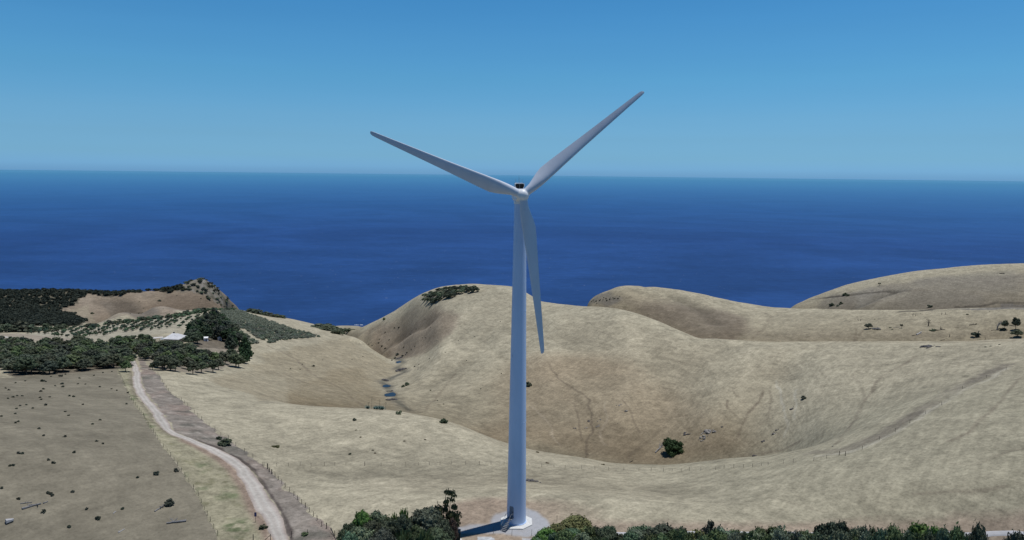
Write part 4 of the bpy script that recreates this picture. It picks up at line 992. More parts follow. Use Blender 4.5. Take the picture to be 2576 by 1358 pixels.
row = [ # right of the tower: u, v of top, half width, kind, colour, range
 (1375, 1331, 30, 'mallee', LG, 136), (1440, 1306, 47, 'broad', OLV, 141), (1446, 1344, 22, 'mallee', LG, 134), (1482, 1321, 32, 'broad', MG, 138), (1506, 1317, 18, 'broad', DK_, 139.5), (1531, 1326, 24, 'mallee', BG, 138), (1563, 1341, 12, 'mallee', GG, 139),
 (1612, 1318, 30, 'broad', BG, 140), (1590, 1336, 26, 'mallee', BG, 136), (1672, 1314, 40, 'broad', DG, 139), (1655, 1330, 34, 'broad', DG, 137), (1703, 1319, 22, 'broad', DG, 140), (1690, 1337, 30, 'broad', OLV, 136), (1745, 1331, 40, 'broad', OLV, 138), (1724, 1340, 22, 'mallee', MG, 135.5),
 (1780, 1310, 24, 'broad', DK_, 140), (1816, 1311, 24, 'broad', GG, 140), (1778, 1337, 24, 'broad', OLV, 136), (1811, 1345, 22, 'mallee', GG, 135), (1850, 1336, 26, 'mallee', MG, 138), (1840, 1347, 24, 'mallee', GG, 135), (1880, 1338, 22, 'mallee', BG, 137), (1914, 1331, 26, 'mallee', MG, 139),
 (1906, 1345, 34, 'mallee', GG, 134.5), (1945, 1328, 24, 'mallee', MG, 140), (1958, 1337, 24, 'mallee', GG, 137), (1986, 1333, 14, 'mallee', DG, 139.5), (1995, 1345, 26, 'mallee', BG, 135), (2046, 1341, 34, 'mallee', BG, 137), (2022, 1348, 26, 'mallee', GG, 134),
 (2092, 1310, 40, 'mallee', DK_, 141), (2120, 1315, 24, 'mallee', DK_, 140), (2145, 1327, 18, 'mallee', GG, 138), (2172, 1321, 26, 'mallee', GG, 139.5), (2140, 1343, 26, 'mallee', DG, 135), (2200, 1335, 24, 'mallee', DG, 137), (2222, 1333, 17, 'mallee', GG, 139), (2245, 1329, 26, 'mallee', MG, 140.5), (2285, 1343, 36, 'mallee', GG, 135.5),
 (2316, 1323, 40, 'mallee', LG, 140.5), (2356, 1328, 24, 'mallee', LG, 140), (2341, 1348, 24, 'mallee', DG, 134.5), (2383, 1337, 30, 'mallee', DG, 137.5), (2410, 1346, 22, 'mallee', GG, 136), (2436, 1346, 24, 'mallee', DG, 136.5), (2453, 1313, 26, 'broad', DK_, 140), (2481, 1324, 20, 'broad', MG, 140.5), (2470, 1342, 20, 'mallee', DG, 138),
 (2561, 1331, 28, 'mallee', DK_, 139), (2610, 1330, 30, 'mallee', DG, 139)]
_g = random.Random(17)
for i in range(47):
    u_ = 1372 + i * 22.5 + _g.uniform(-6, 6)
    if 1550 < u_ < 1585: continue
    row.append((u_, 1338 + _g.uniform(-11, 6), 20 + _g.uniform(0, 14), _g.choice(['mallee', 'mallee', 'broad']), _g.choice([DG, BG, MG, MG, GG]), 134 + _g.uniform(-2, 3)))
ORD = ['first', 'second', 'third', 'fourth', 'fifth', 'sixth', 'seventh', 'eighth', 'ninth', 'tenth', 'eleventh', 'twelfth', 'thirteenth', 'fourteenth', 'fifteenth', 'sixteenth', 'seventeenth', 'eighteenth', 'nineteenth', 'twentieth'] + ['twenty-' + w for w in ('first', 'second', 'third', 'fourth', 'fifth', 'sixth', 'seventh', 'eighth', 'ninth')] + ['thirtieth'] + ['thirty-' + w for w in ('first', 'second', 'third', 'fourth', 'fifth', 'sixth', 'seventh', 'eighth', 'ninth')]
from collections import Counter
cnt = Counter()
for u, v, hw, key, c_, rr in sorted(row, key=lambda e: e[0]):
    k_ = (c_, key); cnt[k_] += 1
    tot = sum(1 for e in row if (e[4], e[3]) == k_)
    where = 'in the row right of the tower' if tot == 1 else 'right of the tower, %s such from the tower' % ORD[cnt[k_] - 1]
    front(u, v, hw, key, c_, rr, '%s %s %s' % (CN[c_], SHAPE[key], where))
left = [(868, 1332, 20, 'mallee', DG, 138, 'dark mallee on the outer left foot of the bush clump'), (930, 1296, 26, 'broad', MG, 140, 'mid green gum crown between the bright green and the grey crown'), (1012, 1300, 24, 'mallee', DG, 138, 'dark mallee under the bright spiky bush'), (1040, 1322, 26, 'mallee', MG, 137, 'mid green mallee filling the gap between the two big clumps'), (1092, 1291, 26, 'mallee', DG, 140.5, 'dark mallee high on the right shoulder of the large round one'), (913, 1287.5, 26, 'mallee', LG, 141, 'bright green lumpy crown at the top left of the bush left of the tower'), (948, 1283, 26, 'broad', GG, 142, 'grey green loose crown at the top of the bush left of the tower'),
 (974, 1286, 20, 'broad', MG, 141.5, 'mid green gum crown between the grey crown and the spiky bush'), (1003, 1287, 23, 'spiky', LG, 140, 'bright green spiky bush on the right shoulder of the bush clump'),
 (1026, 1311, 13, 'spiky', DG, 139, 'small dark spiky bush beside the larger bright spiky one'), (880, 1316, 20, 'mallee', DG, 140, 'dark green mallee at the far left end of the bush clump'), (905, 1328, 34, 'mallee', GG, 136.5, 'grey green mallee at the lower left of the bush clump'),
 (880, 1342, 24, 'mallee', BG, 134.5, 'blue green mallee cut by the bottom edge at the left of the clump'), (935, 1309, 30, 'mallee', DG, 138.5, 'dark green mallee under the bright green crown of the clump'), (982, 1306, 32, 'mallee', DG, 138.5, 'dark green mallee in the middle of the bush clump'),
 (960, 1336, 34, 'mallee', DK_, 135, 'very dark mallee at the bottom middle of the clump'), (1020, 1332, 36, 'spiky', MG, 136, 'wide mid green spiky bush at the bottom of the clump'), (1073, 1277, 40, 'mallee', DG, 141.5, 'large dark round mallee nearest the turbine on its left'),
 (1108, 1306, 26, 'mallee', DG, 140.5, 'dark mallee on the right flank of the large round one'), (1137, 1301, 11, 'mallee', BRN, 142, 'small reddish brown bush beside the transformer kiosk'), (1043, 1311, 8, 'mallee', DG, 141, 'tiny dark bush in the gap between the two big clumps'),
 (1065, 1334, 34, 'spiky', MG, 136, 'mid green spiky bush below the large round mallee'), (1098, 1328, 28, 'mallee', DG, 137.5, 'dark green mallee left of the transformer kiosk'), (1122, 1238, 26, 'loose', OLV, 144, 'tall thin gum tree with yellow green clusters above the round mallee')]
for u, v, hw, key, c_, rr, lab in left: front(u, v, hw, key, c_, rr, lab)

# ------------------------------------------------------------------ woods
def scatter(poly_px, spacing, jitter=.45, extra=None, seed=1):
    g = np.random.default_rng(seed); P = wpoly(poly_px); lo, hi = P.min(0), P.max(0); out = []
    ys = np.arange(lo[1], hi[1], spacing * .87)
    for j, y in enumerate(ys):
        for x in np.arange(lo[0] + (j % 2) * spacing / 2, hi[0], spacing):
            px, py = x + g.normal() * spacing * jitter * .6, y + g.normal() * spacing * jitter * .6
            c_ = False
            for i in range(len(P)):
                (x0, y0), (x1, y1) = P[i - 1], P[i]
                if (y0 > py) != (y1 > py) and px < (x1 - x0) * (py - y0) / (y1 - y0) + x0: c_ = not c_
            if c_: out.append((px, py, ground(px, py)))
    return out
def project(p):
    d = np.array(p) - CAM; w_ = d @ _f; return W2 + FPX * (d @ CR) / w_, H2 - FPX * (d @ CU) / w_
VIS = [c1(-60, 790)]
F2 = [c1(-60, 800)] + FOREST[1:-1] + [c1(-60, 1075)]
pts = scatter(F2, 6.2, seed=3)
for p in pts:
    u, v = project(p); edge = v > 925 or u > 300
    plant('wood_tree', 'gum', p, random.uniform(4.6, 7.2), random.uniform(5.8, 8.2), random.choice([DG, DG, DK_, MG, DG, DG]),
          'dark gum tree on the lower edge of the wood facing the left paddock' if edge else 'dark gum tree crowded inside the wood left of the gravel road', 'tree', 'wood left of the gravel road', whole=not edge)
n_wood = len(pts)
print('wood', n_wood)
# homestead trees: those one can tell apart at the front, then the crowd behind
fronts = [(1640, 1085, 7), (1715, 1085, 7.5), (1762, 1095, 6.5), (1535, 1078, 3.4), (1940, 1125, 6.2), (2025, 1110, 6), (2143, 1105, 6.5), (2198, 1080, 6), (2265, 1022, 6.5), (2375, 1052, 8), (2402, 1056, 7), (2330, 972, 6.5), (2445, 1010, 8.5), (2480, 960, 9), (2470, 900, 9.5), (1460, 985, 6), (1580, 1015, 6), (1900, 1075, 6)]
FL = ['gum tree with several trunks at the left front of the homestead trees', 'gum tree beside the left front one below the homestead', 'gum tree at the right of the left front group', 'small young tree next to the gravel road verge', 'round paddock tree standing furthest forward below the homestead', 'paddock tree just right of the furthest forward one',
      'broad paddock tree in the middle front of the homestead trees', 'tree partly behind the broad middle paddock tree', 'tree standing alone in the gap on the right of the homestead trees', 'big twin trunk tree at the right front of the homestead trees', 'second trunk tree of the right front pair', 'flat crowned tree behind the right front pair',
      'dense green tree at the right edge, lowest of three', 'dense green tree at the right edge, middle of three', 'dense green tree at the right edge, highest of three', 'dark tree beside the verge left of the homestead', 'tree set back behind the left front group', 'tree close behind the furthest forward paddock tree']
for (x, y, h), lab in zip(fronts, FL):
    p = at(*c1(x, y)); dense = x >= 2440
    plant('paddock_tree', 'pine' if dense else 'gum', p, h, h * (.95 if not dense else 1.1), DG if not dense else (.04, .075, .035), 'dark ' + lab, 'tree', 'trees around the homestead')
bases = [at(*c1(x, y)) for x, y, h in fronts]
hs_l, hs_r = at(*c1(2075, 800)), at(*c1(2212, 795))
def sight(p): return any(abs(p[0] * q_.y - p[1] * q_.x) / q_.length < 4.8 and -60 < p[1] - q_.y < 4 for q_ in (hs_l, hs_r))
def clear(p, dmin): return all((p[0] - q_[0]) ** 2 + (p[1] - q_[1]) ** 2 > dmin * dmin for q_ in bases)
HW = [c1(1390, 900), c1(1560, 905), c1(1900, 905), c1(2200, 910), c1(2330, 930), c1(2400, 985), c1(2250, 1000), c1(2180, 1060), c1(1900, 1070), c1(1640, 1075), c1(1480, 990)]
for i, p in enumerate(scatter(HW, 7.0, .75, seed=6)):
    if not clear(p, 4) or (random.random() < .22) or sight(p): continue
    plant('paddock_tree', 'gum', p, random.uniform(5.2, 7.6), random.uniform(5.2, 7.6), random.choice([DG, DK_, MG]), 'dark gum tree in the loose stand below the homestead', 'tree', 'loose stand below the homestead')
for i, p in enumerate(scatter([c1(1110, 850), c1(1200, 800), c1(1450, 805), c1(1560, 840), c1(1640, 860), c1(1900, 868), c1(1980, 905), c1(1400, 915), c1(1240, 890)], 6.2, .5, seed=9)):
    if sight(p): continue
    u, v = project(p); tall = u < 395
    plant('garden_tree', 'scrubtree' if tall else 'gum', p, random.uniform(4.5, 6.5) if tall else random.uniform(4, 5), random.uniform(5.5, 7.5), MG if tall and random.random() < .6 else DG,
          'bushy green tree hiding the drive left of the homestead' if tall else 'dark tree in front of the homestead roof', 'tree', 'bushy trees left of the homestead' if tall else 'trees in front of the homestead')
hs_l, hs_r = at(*c1(2075, 800)), at(*c1(2212, 795))
for p in scatter(WINDBREAK, 6.6, .45, seed=12):
    u, v = project(p)
    if sight(p): continue
    plant('shelter_tree', 'pine' if random.random() < .55 else 'gum', p, random.uniform(7, 10), random.uniform(7.5, 10), random.choice([DG, (.04, .068, .036), DK_]), 'dense dark tree in the shelter belt right of the homestead', 'tree', 'shelter belt right of the homestead', whole=True)
# dark hedge of trees along the top of the olive grove, and the clumps at its left end
hedge = [c1(870, 655), c1(1000, 640), c1(1200, 618), c1(1350, 594), c1(1500, 578), c1(1700, 556), c1(1900, 518), c1(2050, 492), c1(2180, 484), c1(2330, 484)]
wl = wline(hedge); s = np.concatenate([[0], np.cumsum(np.hypot(*np.diff(wl, axis=0).T))]); nn = 62
for k_ in range(nn):
    d = s[-1] * (k_ + .5) / nn; x = np.interp(d, s, wl[:, 0]) + random.gauss(0, 2); y = np.interp(d, s, wl[:, 1]) + random.gauss(0, 3)
    plant('hedge_tree', 'scrubtree', (x, y, ground(x, y)), random.uniform(2.2, 4), random.uniform(4, 6.5), random.choice([DG, DK_, BG]), 'dark tree in the hedge line above the olive grove', 'tree', 'hedge line above the olive grove', whole=True)
for k_, (x, y, h) in enumerate([(20, 700, 6), (80, 700, 6), (140, 700, 5.5), (200, 695, 8), (260, 700, 6), (310, 700, 5.5), (345, 695, 4), (-40, 700, 6), (470, 685, 5.5), (590, 690, 4.5), (600, 670, 4), (650, 665, 4)]):
    p = at(*c1(x, y)); plant('hedge_tree', 'scrubtree', p, h, h * 1.35, DG, 'dark bushy tree beside the olive grove at its far left end', 'tree', 'bushy trees left of the olive grove', whole=True)
p = at(*c1(1265, 1100)); plant('roadside_tree', 'gum', p, 5.2, 4.6, MG, 'green tree leaning over the left side of the gravel road', 'tree')
for x, y, h in ((1230, 1060, 5), (1300, 1030, 5)):
    p = at(*c1(x, y)); plant('roadside_tree', 'gum', p, h, h, MG, 'bushy tree at the corner of the wood beside the road', 'tree', 'trees at the wood corner')
for x, y, h in ((1010, 850, 5), (830, 860, 6.5), (780, 820, 6)):
    p = at(*c1(x, y)); plant('wood_tree', 'gum', p, h, h, DG, 'tree standing a little above the rest at the back of the wood', 'tree', 'tall trees at the back of the wood', whole=True)
# olive grove
rows = [((1885, 655), (1985, 545), 6), ((1800, 655), (1920, 545), 7), ((1690, 660), (1860, 545), 8), ((1600, 675), (1800, 560), 9), ((1515, 685), (1720, 570), 10), ((1416, 692), (1620, 585), 10), ((1330, 690), (1545, 592), 10), ((1250, 700), (1480, 605), 10), ((1150, 692), (1400, 610), 10),
        ((1030, 740), (1300, 622), 11), ((925, 748), (1200, 630), 11), ((840, 756), (1100, 645), 11), ((755, 748), (1000, 655), 10), ((680, 752), (930, 660), 10), ((600, 750), (850, 660), 9), ((545, 742), (760, 662), 9), ((455, 725), (660, 665), 8), ((390, 718), (560, 668), 7), ((315, 720), (470, 668), 6), ((1960, 575), (2030, 520), 3), ((275, 715), (390, 680), 4)]
for ri, (a_, b_, n_) in enumerate(rows):
    n_ = int(n_ * 1.25)
    A_, B_ = at(*c1(*a_)), at(*c1(*b_))
    for k_ in range(n_):
        if random.random() < .06: continue
        q_ = A_.lerp(B_, k_ / (n_ - 1)); x, y = q_.x + random.gauss(0, .35), q_.y + random.gauss(0, .7); h = random.uniform(1.9, 2.9)
        plant('olive_tree', 'oliv', (x, y, ground(x, y)), h, h * random.uniform(1.0, 1.45), random.choice([BG, (.075, .115, .085), DG]), 'small round olive tree in the rows above the homestead', 'olive tree', 'olive grove above the homestead', whole=True)
# young plantation right of the shelter belt
PL = [c1(2215, 500), c1(2320, 480), c3(0, 478), c3(100, 505), c3(250, 562), c3(400, 612), c3(560, 655), c3(640, 682), c3(500, 696), c3(350, 704), c3(190, 744), c3(60, 690), c3(-60, 610), c1(2300, 615)]
PL2 = [c1(2400, 715), c1(2470, 730), c3(0, 690), c3(90, 742), c3(40, 756), c1(2510, 835)]
blend_pts = scatter(PL, 3.7, .35, seed=21); blend_pts2 = scatter(PL2, 3.7, .4, seed=22)
print('plantation', len(blend_pts), len(blend_pts2))
allp = sorted(blend_pts + blend_pts2, key=lambda p: math.hypot(p[0], p[1]))
for p in allp[:295]:
    h = random.uniform(1.2, 1.9)
    plant('plantation_shrub', 'shrub', p, h, random.uniform(2.4, 3.5), random.choice([PG, (.13, .165, .125), (.16, .19, .15)]), 'grey green shrub in the young plantation right of the shelter belt', 'shrub', 'young plantation right of the shelter belt', whole=True)
def merged(name, places, key, label, mat):
    V, F4, F3, o = [], [], [], 0
    for (x, y, z), h, w_ in places:
        me_ = random.choice(KIT[key])[0]; n_ = len(me_.vertices); cv = np.empty(n_ * 3, np.float32); me_.vertices.foreach_get('co', cv); cv = cv.reshape(-1, 3)
        a = random.uniform(0, 6.28); xy = cv[:, :2] @ np.array([[math.cos(a), math.sin(a)], [-math.sin(a), math.cos(a)]]) * w_ / .9
        V.append(np.concatenate([xy + (x, y), cv[:, 2:] * h + z - .15 * h], 1))
        for p_ in (me_.polygons,):
            t_ = np.empty(len(p_), np.int32); p_.foreach_get('loop_total', t_); l_ = np.empty(len(me_.loops), np.int32); me_.loops.foreach_get('vertex_index', l_)
            n4 = int((t_ == 4).sum()); F4.append(o + l_[:n4 * 4].reshape(-1, 4)); F3.append(o + l_[n4 * 4:].reshape(-1, 3))
        o += n_
    ob = link(name, mesh_np(name, np.concatenate(V), np.concatenate(F4), np.concatenate(F3)), mat); tag(ob, label, None, None, 'stuff'); return ob
if len(allp) > 300:
    o = merged('plantation_shrubs', [(p, random.uniform(1.2, 1.9), random.uniform(2.4, 3.5)) for p in allp[295:]], 'shrub', 'more distant shrubs of the young plantation', M['leaf']); o.color = (*PG, 1)
# far scrub on the headland: one mass
kit('tiny', 'olive', 4, .3, 4, .85)
sp = [(p, random.uniform(2, 4), random.uniform(4.5, 7.5)) for p in scatter([(-60, 727)] + SCRUB[1:-1] + [(-60, 816)], 5.2, .5, seed=31)]
print('scrub', len(sp))
o = merged('coastal_scrub', sp, 'tiny', 'dark low scrub covering the far left hill and headland ridge', M['leaf']); o.color = (.034, .044, .034, 1)
# single shrubs on the rocky end of the headland
g = random.Random(4)
for p in scatter([c1(1800, 200), c1(2040, 160), c1(2120, 200), c1(2250, 330), c1(2390, 455), c1(2240, 465), c1(2100, 370), c1(1900, 300), c1(1760, 300)], 5.2, .7, seed=33):
    if g.random() < .35: continue
    plant('shrub', 'shrub', p, g.uniform(1.5, 3), g.uniform(2.6, 5.5), random.choice([DG, DK_, GG]), 'dark shrub on the rocky end of the headland', 'shrub', 'shrubs on the rocky headland', whole=True)
# scrub behind the farm terrace skyline and at the gully mouth
for k_, (x, y, h, w_) in enumerate([(10, 445, 5, 9), (50, 455, 5, 9), (95, 462, 4.5, 8), (140, 472, 4, 8), (185, 482, 4, 8), (230, 487, 3.5, 8), (275, 492, 3.5, 7), (310, 498, 3, 6)]):
    p = at(*c3(x, y + 14)); plant('hedge_tree', 'scrubtree', p, h, w_, DG, 'dark low tree on the skyline right of the shelter belt', 'tree', 'low trees on the farm skyline', whole=True)
for k_, (x, y, h, w_) in enumerate([(640, 598, 4, 14), (700, 606, 5, 14), (740, 618, 5, 12), (790, 615, 6, 14), (830, 622, 5, 12), (870, 626, 4, 9), (905, 628, 4, 10), (815, 655, 5, 8), (770, 648, 3, 5), (680, 612, 4, 10), (760, 630, 4, 9)]):
    p = at(*c3(x, y + 4)); plant('shrub', 'shrub', p, h, w_, DG, 'dark scrub bush at the mouth of the gully', 'shrub', 'scrub at the gully mouth', whole=True)
# grove on the crest of the middle hill
for p in scatter([c3(1560, 335), c3(1625, 392), c3(1700, 388), c3(1800, 345), c3(1950, 300), c3(2105, 262), c3(2060, 240), c3(1930, 238), c3(1700, 280)], 5.4, .4, seed=41):
    h = random.uniform(3.2, 4.8); plant('grove_tree', 'gum', p, h, h * 1.25, random.choice([GG, DG, (.06, .075, .055)]), 'small grey green tree in the dense grove on the middle hilltop', 'tree', 'grove on the middle hilltop', whole=True)
# ------------------------------------------------------------------ scattered shrubs
pad2 = [(75, 30, 14), (122, 15, 18), (160, 5, 12), (210, 5, 16), (375, 22, 10), (465, 18, 8), (387, 42, 8), (650, 5, 18), (688, 10, 20), (190, 100, 8), (248, 92, 8), (308, 122, 10), (428, 88, 24), (778, 86, 14), (1184, 80, 16), (153, 125, 14), (142, 175, 8), (12, 197, 14), (612, 153, 16),
 (644, 190, 10), (937, 230, 18), (868, 270, 14), (145, 258, 16), (172, 247, 12), (366, 310, 20), (408, 380, 8), (608, 385, 22), (904, 428, 20), (965, 452, 18), (95, 660, 14), (122, 656, 14), (475, 922, 14), (680, 905, 14), (172, 970, 16), (812, 1062, 22), (1148, 1062, 16), (15, 868, 14), (1288, 773, 8), (454, 602, 22)]
pad1 = [(425, 1185, 30), (155, 1208, 14), (255, 1190, 10), (515, 1145, 10), (610, 1135, 30), (658, 1122, 14), (800, 1160, 16), (945, 1133, 14), (1035, 1107, 10), (1125, 1095, 10), (785, 1217, 16), (625, 1215, 24), (632, 1245, 22), (860, 1223, 8), (1005, 1247, 16), (435, 1268, 20), (410, 1290, 22),
 (88, 1278, 18), (58, 1262, 12), (1175, 1283, 14), (1285, 1305, 16), (1123, 1270, 8), (555, 1240, 8), (460, 1195, 14)]
def shrub_at(u, v, wpx, label, group=None, color=DK_, hk=.85, key='shrub', name='shrub', cat='shrub'):
    p = at(u, v); w_ = max(.6, wpx / pxm(p)); return plant(name, key, p, w_ * hk, w_ * 1.05, color, label, cat, group, whole=True, sink=.1 * w_)
for x, y, s_ in pad2:
    u, v = c2(x, y); shrub_at(u, v + s_ * .1, s_ * .2684 * 1.15, 'small dark round shrub dotted over the grazed left paddock', 'small shrubs in the left paddock')
for x, y, s_ in pad1:
    u, v = c1(x, y); shrub_at(u, v + s_ * .1, s_ * .25 * 1.15, 'small dark shrub in the top part of the left paddock', 'small shrubs near the wood edge')
for x, y, s_, lab in [(175, 549, 28, 'left one of two dark shrubs side by side in the left paddock'), (208, 552, 24, 'right one of two dark shrubs side by side in the left paddock'), (695, 541, 26, 'single dark shrub in the middle of the left paddock'), (502, 640, 30, 'dark shrub with a smaller one just above left of it'),
   (1462, 745, 46, 'large dark round shrub left of the fence shrub in the left paddock'), (1650, 715, 40, 'dark round shrub touching the left paddock fence'), (450, 920, 26, 'upper dark shrub of the pair above the fallen grey branches'), (491, 943, 27, 'lower dark shrub of the pair above the fallen grey branches'),
   (408, 1098, 36, 'dark shrub just right of the long fallen grey log'), (915, 1163, 40, 'dark shrub alone in the lower middle of the left paddock'), (647, 1240, 27, 'dark shrub near the bottom of the left paddock'), (1585, 1030, 74, 'largest dark shrub of the left paddock, beside broken branches')]:
    u, v = c2(x, y); shrub_at(u, v, s_ * .2684, lab, None, DK_, .95)
for u, v, s_, lab, c_ in [(c4(235, 440)[0], c4(235, 440)[1], 17, 'flat mossy mound on the near field right of the road', (.09, .085, .04)), (c4(980, 192)[0], c4(980, 192)[1], 9, 'dark tussock near the brow above the cross fence', DK_), (c4(937, 510)[0], c4(937, 510)[1], 6, 'dark tussock left of a pair just behind the cross fence', DK_),
   (c4(1815, 215)[0], c4(1815, 215)[1], 17, 'round dark bush just behind the brow left of the tower', DG), (1328, 970, 15, 'dark bush right beside the tower halfway up the hill', DG), (c3(1232, 525)[0], c3(1232, 525)[1], 8, 'green bush on the skyline slope above the gully', MG),
   (c3(1440, 1125)[0], c3(1440, 1125)[1], 11, 'dark bush right of the gully pools', DG), (c3(1405, 1140)[0], c3(1405, 1140)[1], 8, 'lower dark bush right of the gully pools', DG), (c3(580, 953)[0], c3(580, 953)[1], 6, 'dark shrub on the left flank of the gully', DK_),
   (c7(890, 355)[0], c7(890, 355)[1], 10, 'dark round shrub above the dark line on the far right hill', DG), (c7(920, 362)[0], c7(920, 362)[1], 8, 'low shrub on the dark line of the far right hill', DG), (c7(770, 455)[0], c7(770, 455)[1], 11, 'large dark shrub below the line on the far right hill', DG),
   (c7(855, 438)[0], c7(855, 438)[1], 9, 'small shrub right of the large one on the far right hill', DG), (c7(825, 458)[0], c7(825, 458)[1], 6, 'low shrub between two others on the far right hill', GG), (c7(505, 1330)[0], c7(505, 1330)[1], 12, 'dark bush alone on the right hill face', DK_),
   (c7(1690, 466)[0], c7(1690, 466)[1], 10, 'dark shrub low on the far right hill near its foot', DG), (c9(1670, 1150)[0], c9(1670, 1160)[1], 13, 'small green bush at the verge near the bottom left fence corner', MG), (c9(600, 950)[0], c9(570, 990)[1], 16, 'grey green roadside bush below the purple sign', (.12, .13, .085)),
   (c4(1385, 90)[0] + 3, c4(1400, 132)[1], 14, 'grey green bush at the near end of the gully', GG), (c2(2110, 450)[0], c2(2110, 470)[1], 26, 'pale green bush by the right roadside fence', (.10, .12, .075)), (c2(2050, 400)[0], c2(2050, 415)[1], 12, 'dark small bush by the right roadside fence', DG)]:
    shrub_at(u, v, s_, lab, None, c_, .35 if 'mound' in lab else .85)
for x, y in [(1150, 472), (1170, 500), (1445, 387), (1640, 374), (993, 284), (1035, 350)]:
    u, v = c4(x, y); shrub_at(u, v, 5, 'small brown tussock on the near field behind the cross fence', 'tussocks on the near field', (.1, .085, .055), .5)
for x, y in [(350, 492), (440, 592), (967, 608)]:
    u, v = c5(x, y); shrub_at(u, v, 8, 'low brown grass mound on the brow right of the tower', 'grass mounds on the brow', (.13, .105, .06), .4)
for x, y, s_ in [(1605, 522, 10), (1655, 597, 8), (1325, 602, 14), (1365, 600, 18), (1240, 642, 12), (1475, 662, 10), (1185, 707, 10), (1275, 712, 12), (1120, 762, 10), (1510, 772, 12), (1610, 692, 10), (1525, 612, 10), (1580, 690, 8), (1410, 780, 14), (1350, 850, 30), (1400, 860, 20), (1440, 830, 16), (1480, 800, 12), (1330, 880, 20), (1300, 900, 14),
                 (1910, 717, 8), (2060, 682, 6), (2295, 545, 8), (1715, 717, 6), (1790, 826, 8), (1645, 882, 10), (1510, 955, 12), (1548, 938, 10), (1655, 1174, 14), (2115, 1160, 10), (1775, 1300, 10), (1718, 1268, 10), (1985, 900, 6), (2305, 1018, 8), (1210, 770, 18), (1180, 740, 14), (1240, 790, 16), (1090, 750, 8)]:
    u, v = c3(x, y); shrub_at(u, v, max(2.2, s_ * .2743), 'tiny dark shrub on the flank of the middle hill above the gully', 'tiny shrubs on the middle hill flank', DK_)
for x, y, s_ in [(480, 935, 10), (370, 978, 12), (460, 982, 8), (1035, 864, 8), (935, 890, 8), (665, 895, 6)]:
    u, v = c3(x, y); shrub_at(u, v, max(2.0, s_ * .2743), 'small dark tussock on the left flank of the gully', 'tussocks on the left gully flank', DK_)
for x, y in [(2215, 842), (2265, 834), (2345, 820)]:
    u, v = c7(x, y); shrub_at(u, v, 5, 'dark flat tussock at the top of the right field', 'tussocks on the right brow', DK_, .4)
for x, y, s_ in [(1605, 383, 30), (1400, 505, 14), (2020, 358, 12), (1310, 513, 12), (1430, 505, 14), (930, 512, 34), (1780, 328, 10), (1405, 390, 8), (1445, 455, 8), (1640, 462, 8)]:
    u, v = c1(x, y); shrub_at(u, v + 1, max(2.5, s_ * .25), 'dark shrub alone on the bare headland paddock', 'shrubs on the headland paddock', DG, .6)
g_ = random.Random(77)
for k_ in range(18):
    u = 1484 + 75 * (k_ + g_.random()) / 18; v = 740 + (1545 - u) * .22 + g_.uniform(2, 14) if u < 1545 else g_.uniform(738, 752)
    shrub_at(u, v, g_.uniform(2.2, 4), 'tiny dark shrub on the rocky seaward end of the second hill', 'shrubs on the end of the second hill', DK_)
# lone tree behind the brow
p = at(*c5(1612, 500)); plant('lone_tree', 'lone', p, 186 * .2684 / pxm(p), 178 * .2684 / pxm(p), (.05, .09, .035), 'lone round green tree on the brown slope behind the brow right of the tower', 'tree', sink=.5)
# small trees on the far right hill and the bench
p = at(*c7(1215, 265)); plant('hill_tree', 'umb', p, 8 / pxm(p) * 1.0, 7 / pxm(p), DG, 'tiny umbrella shaped tree on the far right hill', 'tree')

# ------------------------------------------------------------------ dead timber
def limb(mb, g, a, b, r0, r1, n=5, wob=.12):
    a, b = Vector(a), Vector(b); Ld = (b - a).length
    pts = [a.lerp(b, k / n) + Vector((g.gauss(0, 1), g.gauss(0, 1), g.gauss(0, 1))) * (Ld * wob / n if 0 < k < n else 0) for k in range(n + 1)]
    mb.tube(pts, [r0 + (r1 - r0) * k / n for k in range(n + 1)], 6); return pts
def log_thing(u0, v0, u1, v1, thick, label, name='fallen_log', mat='dead', branches=2, seed=0, group=None):
    g = random.Random(seed + int(u0)); A, B = at(u0, v0), at(u1, v1); mid = A.lerp(B, .5); mid.z = ground(mid.x, mid.y)
    o = empty(name, mid, label, 'fallen log', group)
    mb = MB(); r_ = thick / 2 / pxm(mid); up = Vector((0, 0, r_ * .8))
    pts = limb(mb, g, A - mid + up, B - mid + up, r_, r_ * .5, 6, .06)
    link('log', mb.mesh('log', True), M[mat], o)
    for k_ in range(branches):
        mb = MB(); s_ = pts[g.randint(2, 5)]; d = Vector((g.uniform(-1, 1), g.uniform(-1, 1), g.uniform(.2, .8))).normalized() * (B - A).length * g.uniform(.2, .4)
        q_ = limb(mb, g, s_, s_ + d, r_ * .5, r_ * .15, 4, .2); limb(mb, g, q_[2], q_[2] + Vector((d.y, -d.x, d.z * .5)) * .5, r_ * .3, r_ * .1, 3, .2)
        link('branch', mb.mesh('branch', True), M[mat], o)
    return o
def lg2(x0, y0, x1, y1, th, lab, **k): return log_thing(*c2(x0, y0), *c2(x1, y1), th * .2684, lab, **k)
lg2(205, 1072, 385, 1022, 22, 'long fallen grey log at the far left of the left paddock', branches=3)
lg2(190, 1020, 300, 1008, 10, 'thin fallen branch above the long grey log', branches=2, seed=2)
lg2(405, 1018, 450, 1000, 12, 'broken branch at the right end of the long grey log', branches=2, seed=3)
lg2(1745, 1185, 1560, 1208, 24, 'thick fallen grey log with upturned root near the bottom of the left paddock', branches=2, seed=4)
lg2(1450, 1095, 1545, 1035, 13, 'broken grey branches beside the largest paddock shrub', branches=4, seed=5, mat='dead')
lg2(1108, 1292, 1168, 1258, 10, 'short pale fallen branch near the bottom of the left paddock', branches=1, mat='deadpale', seed=6)
lg2(1060, 1112, 1088, 1092, 8, 'tiny pale fallen branch in the left paddock', branches=1, mat='deadpale', seed=7)
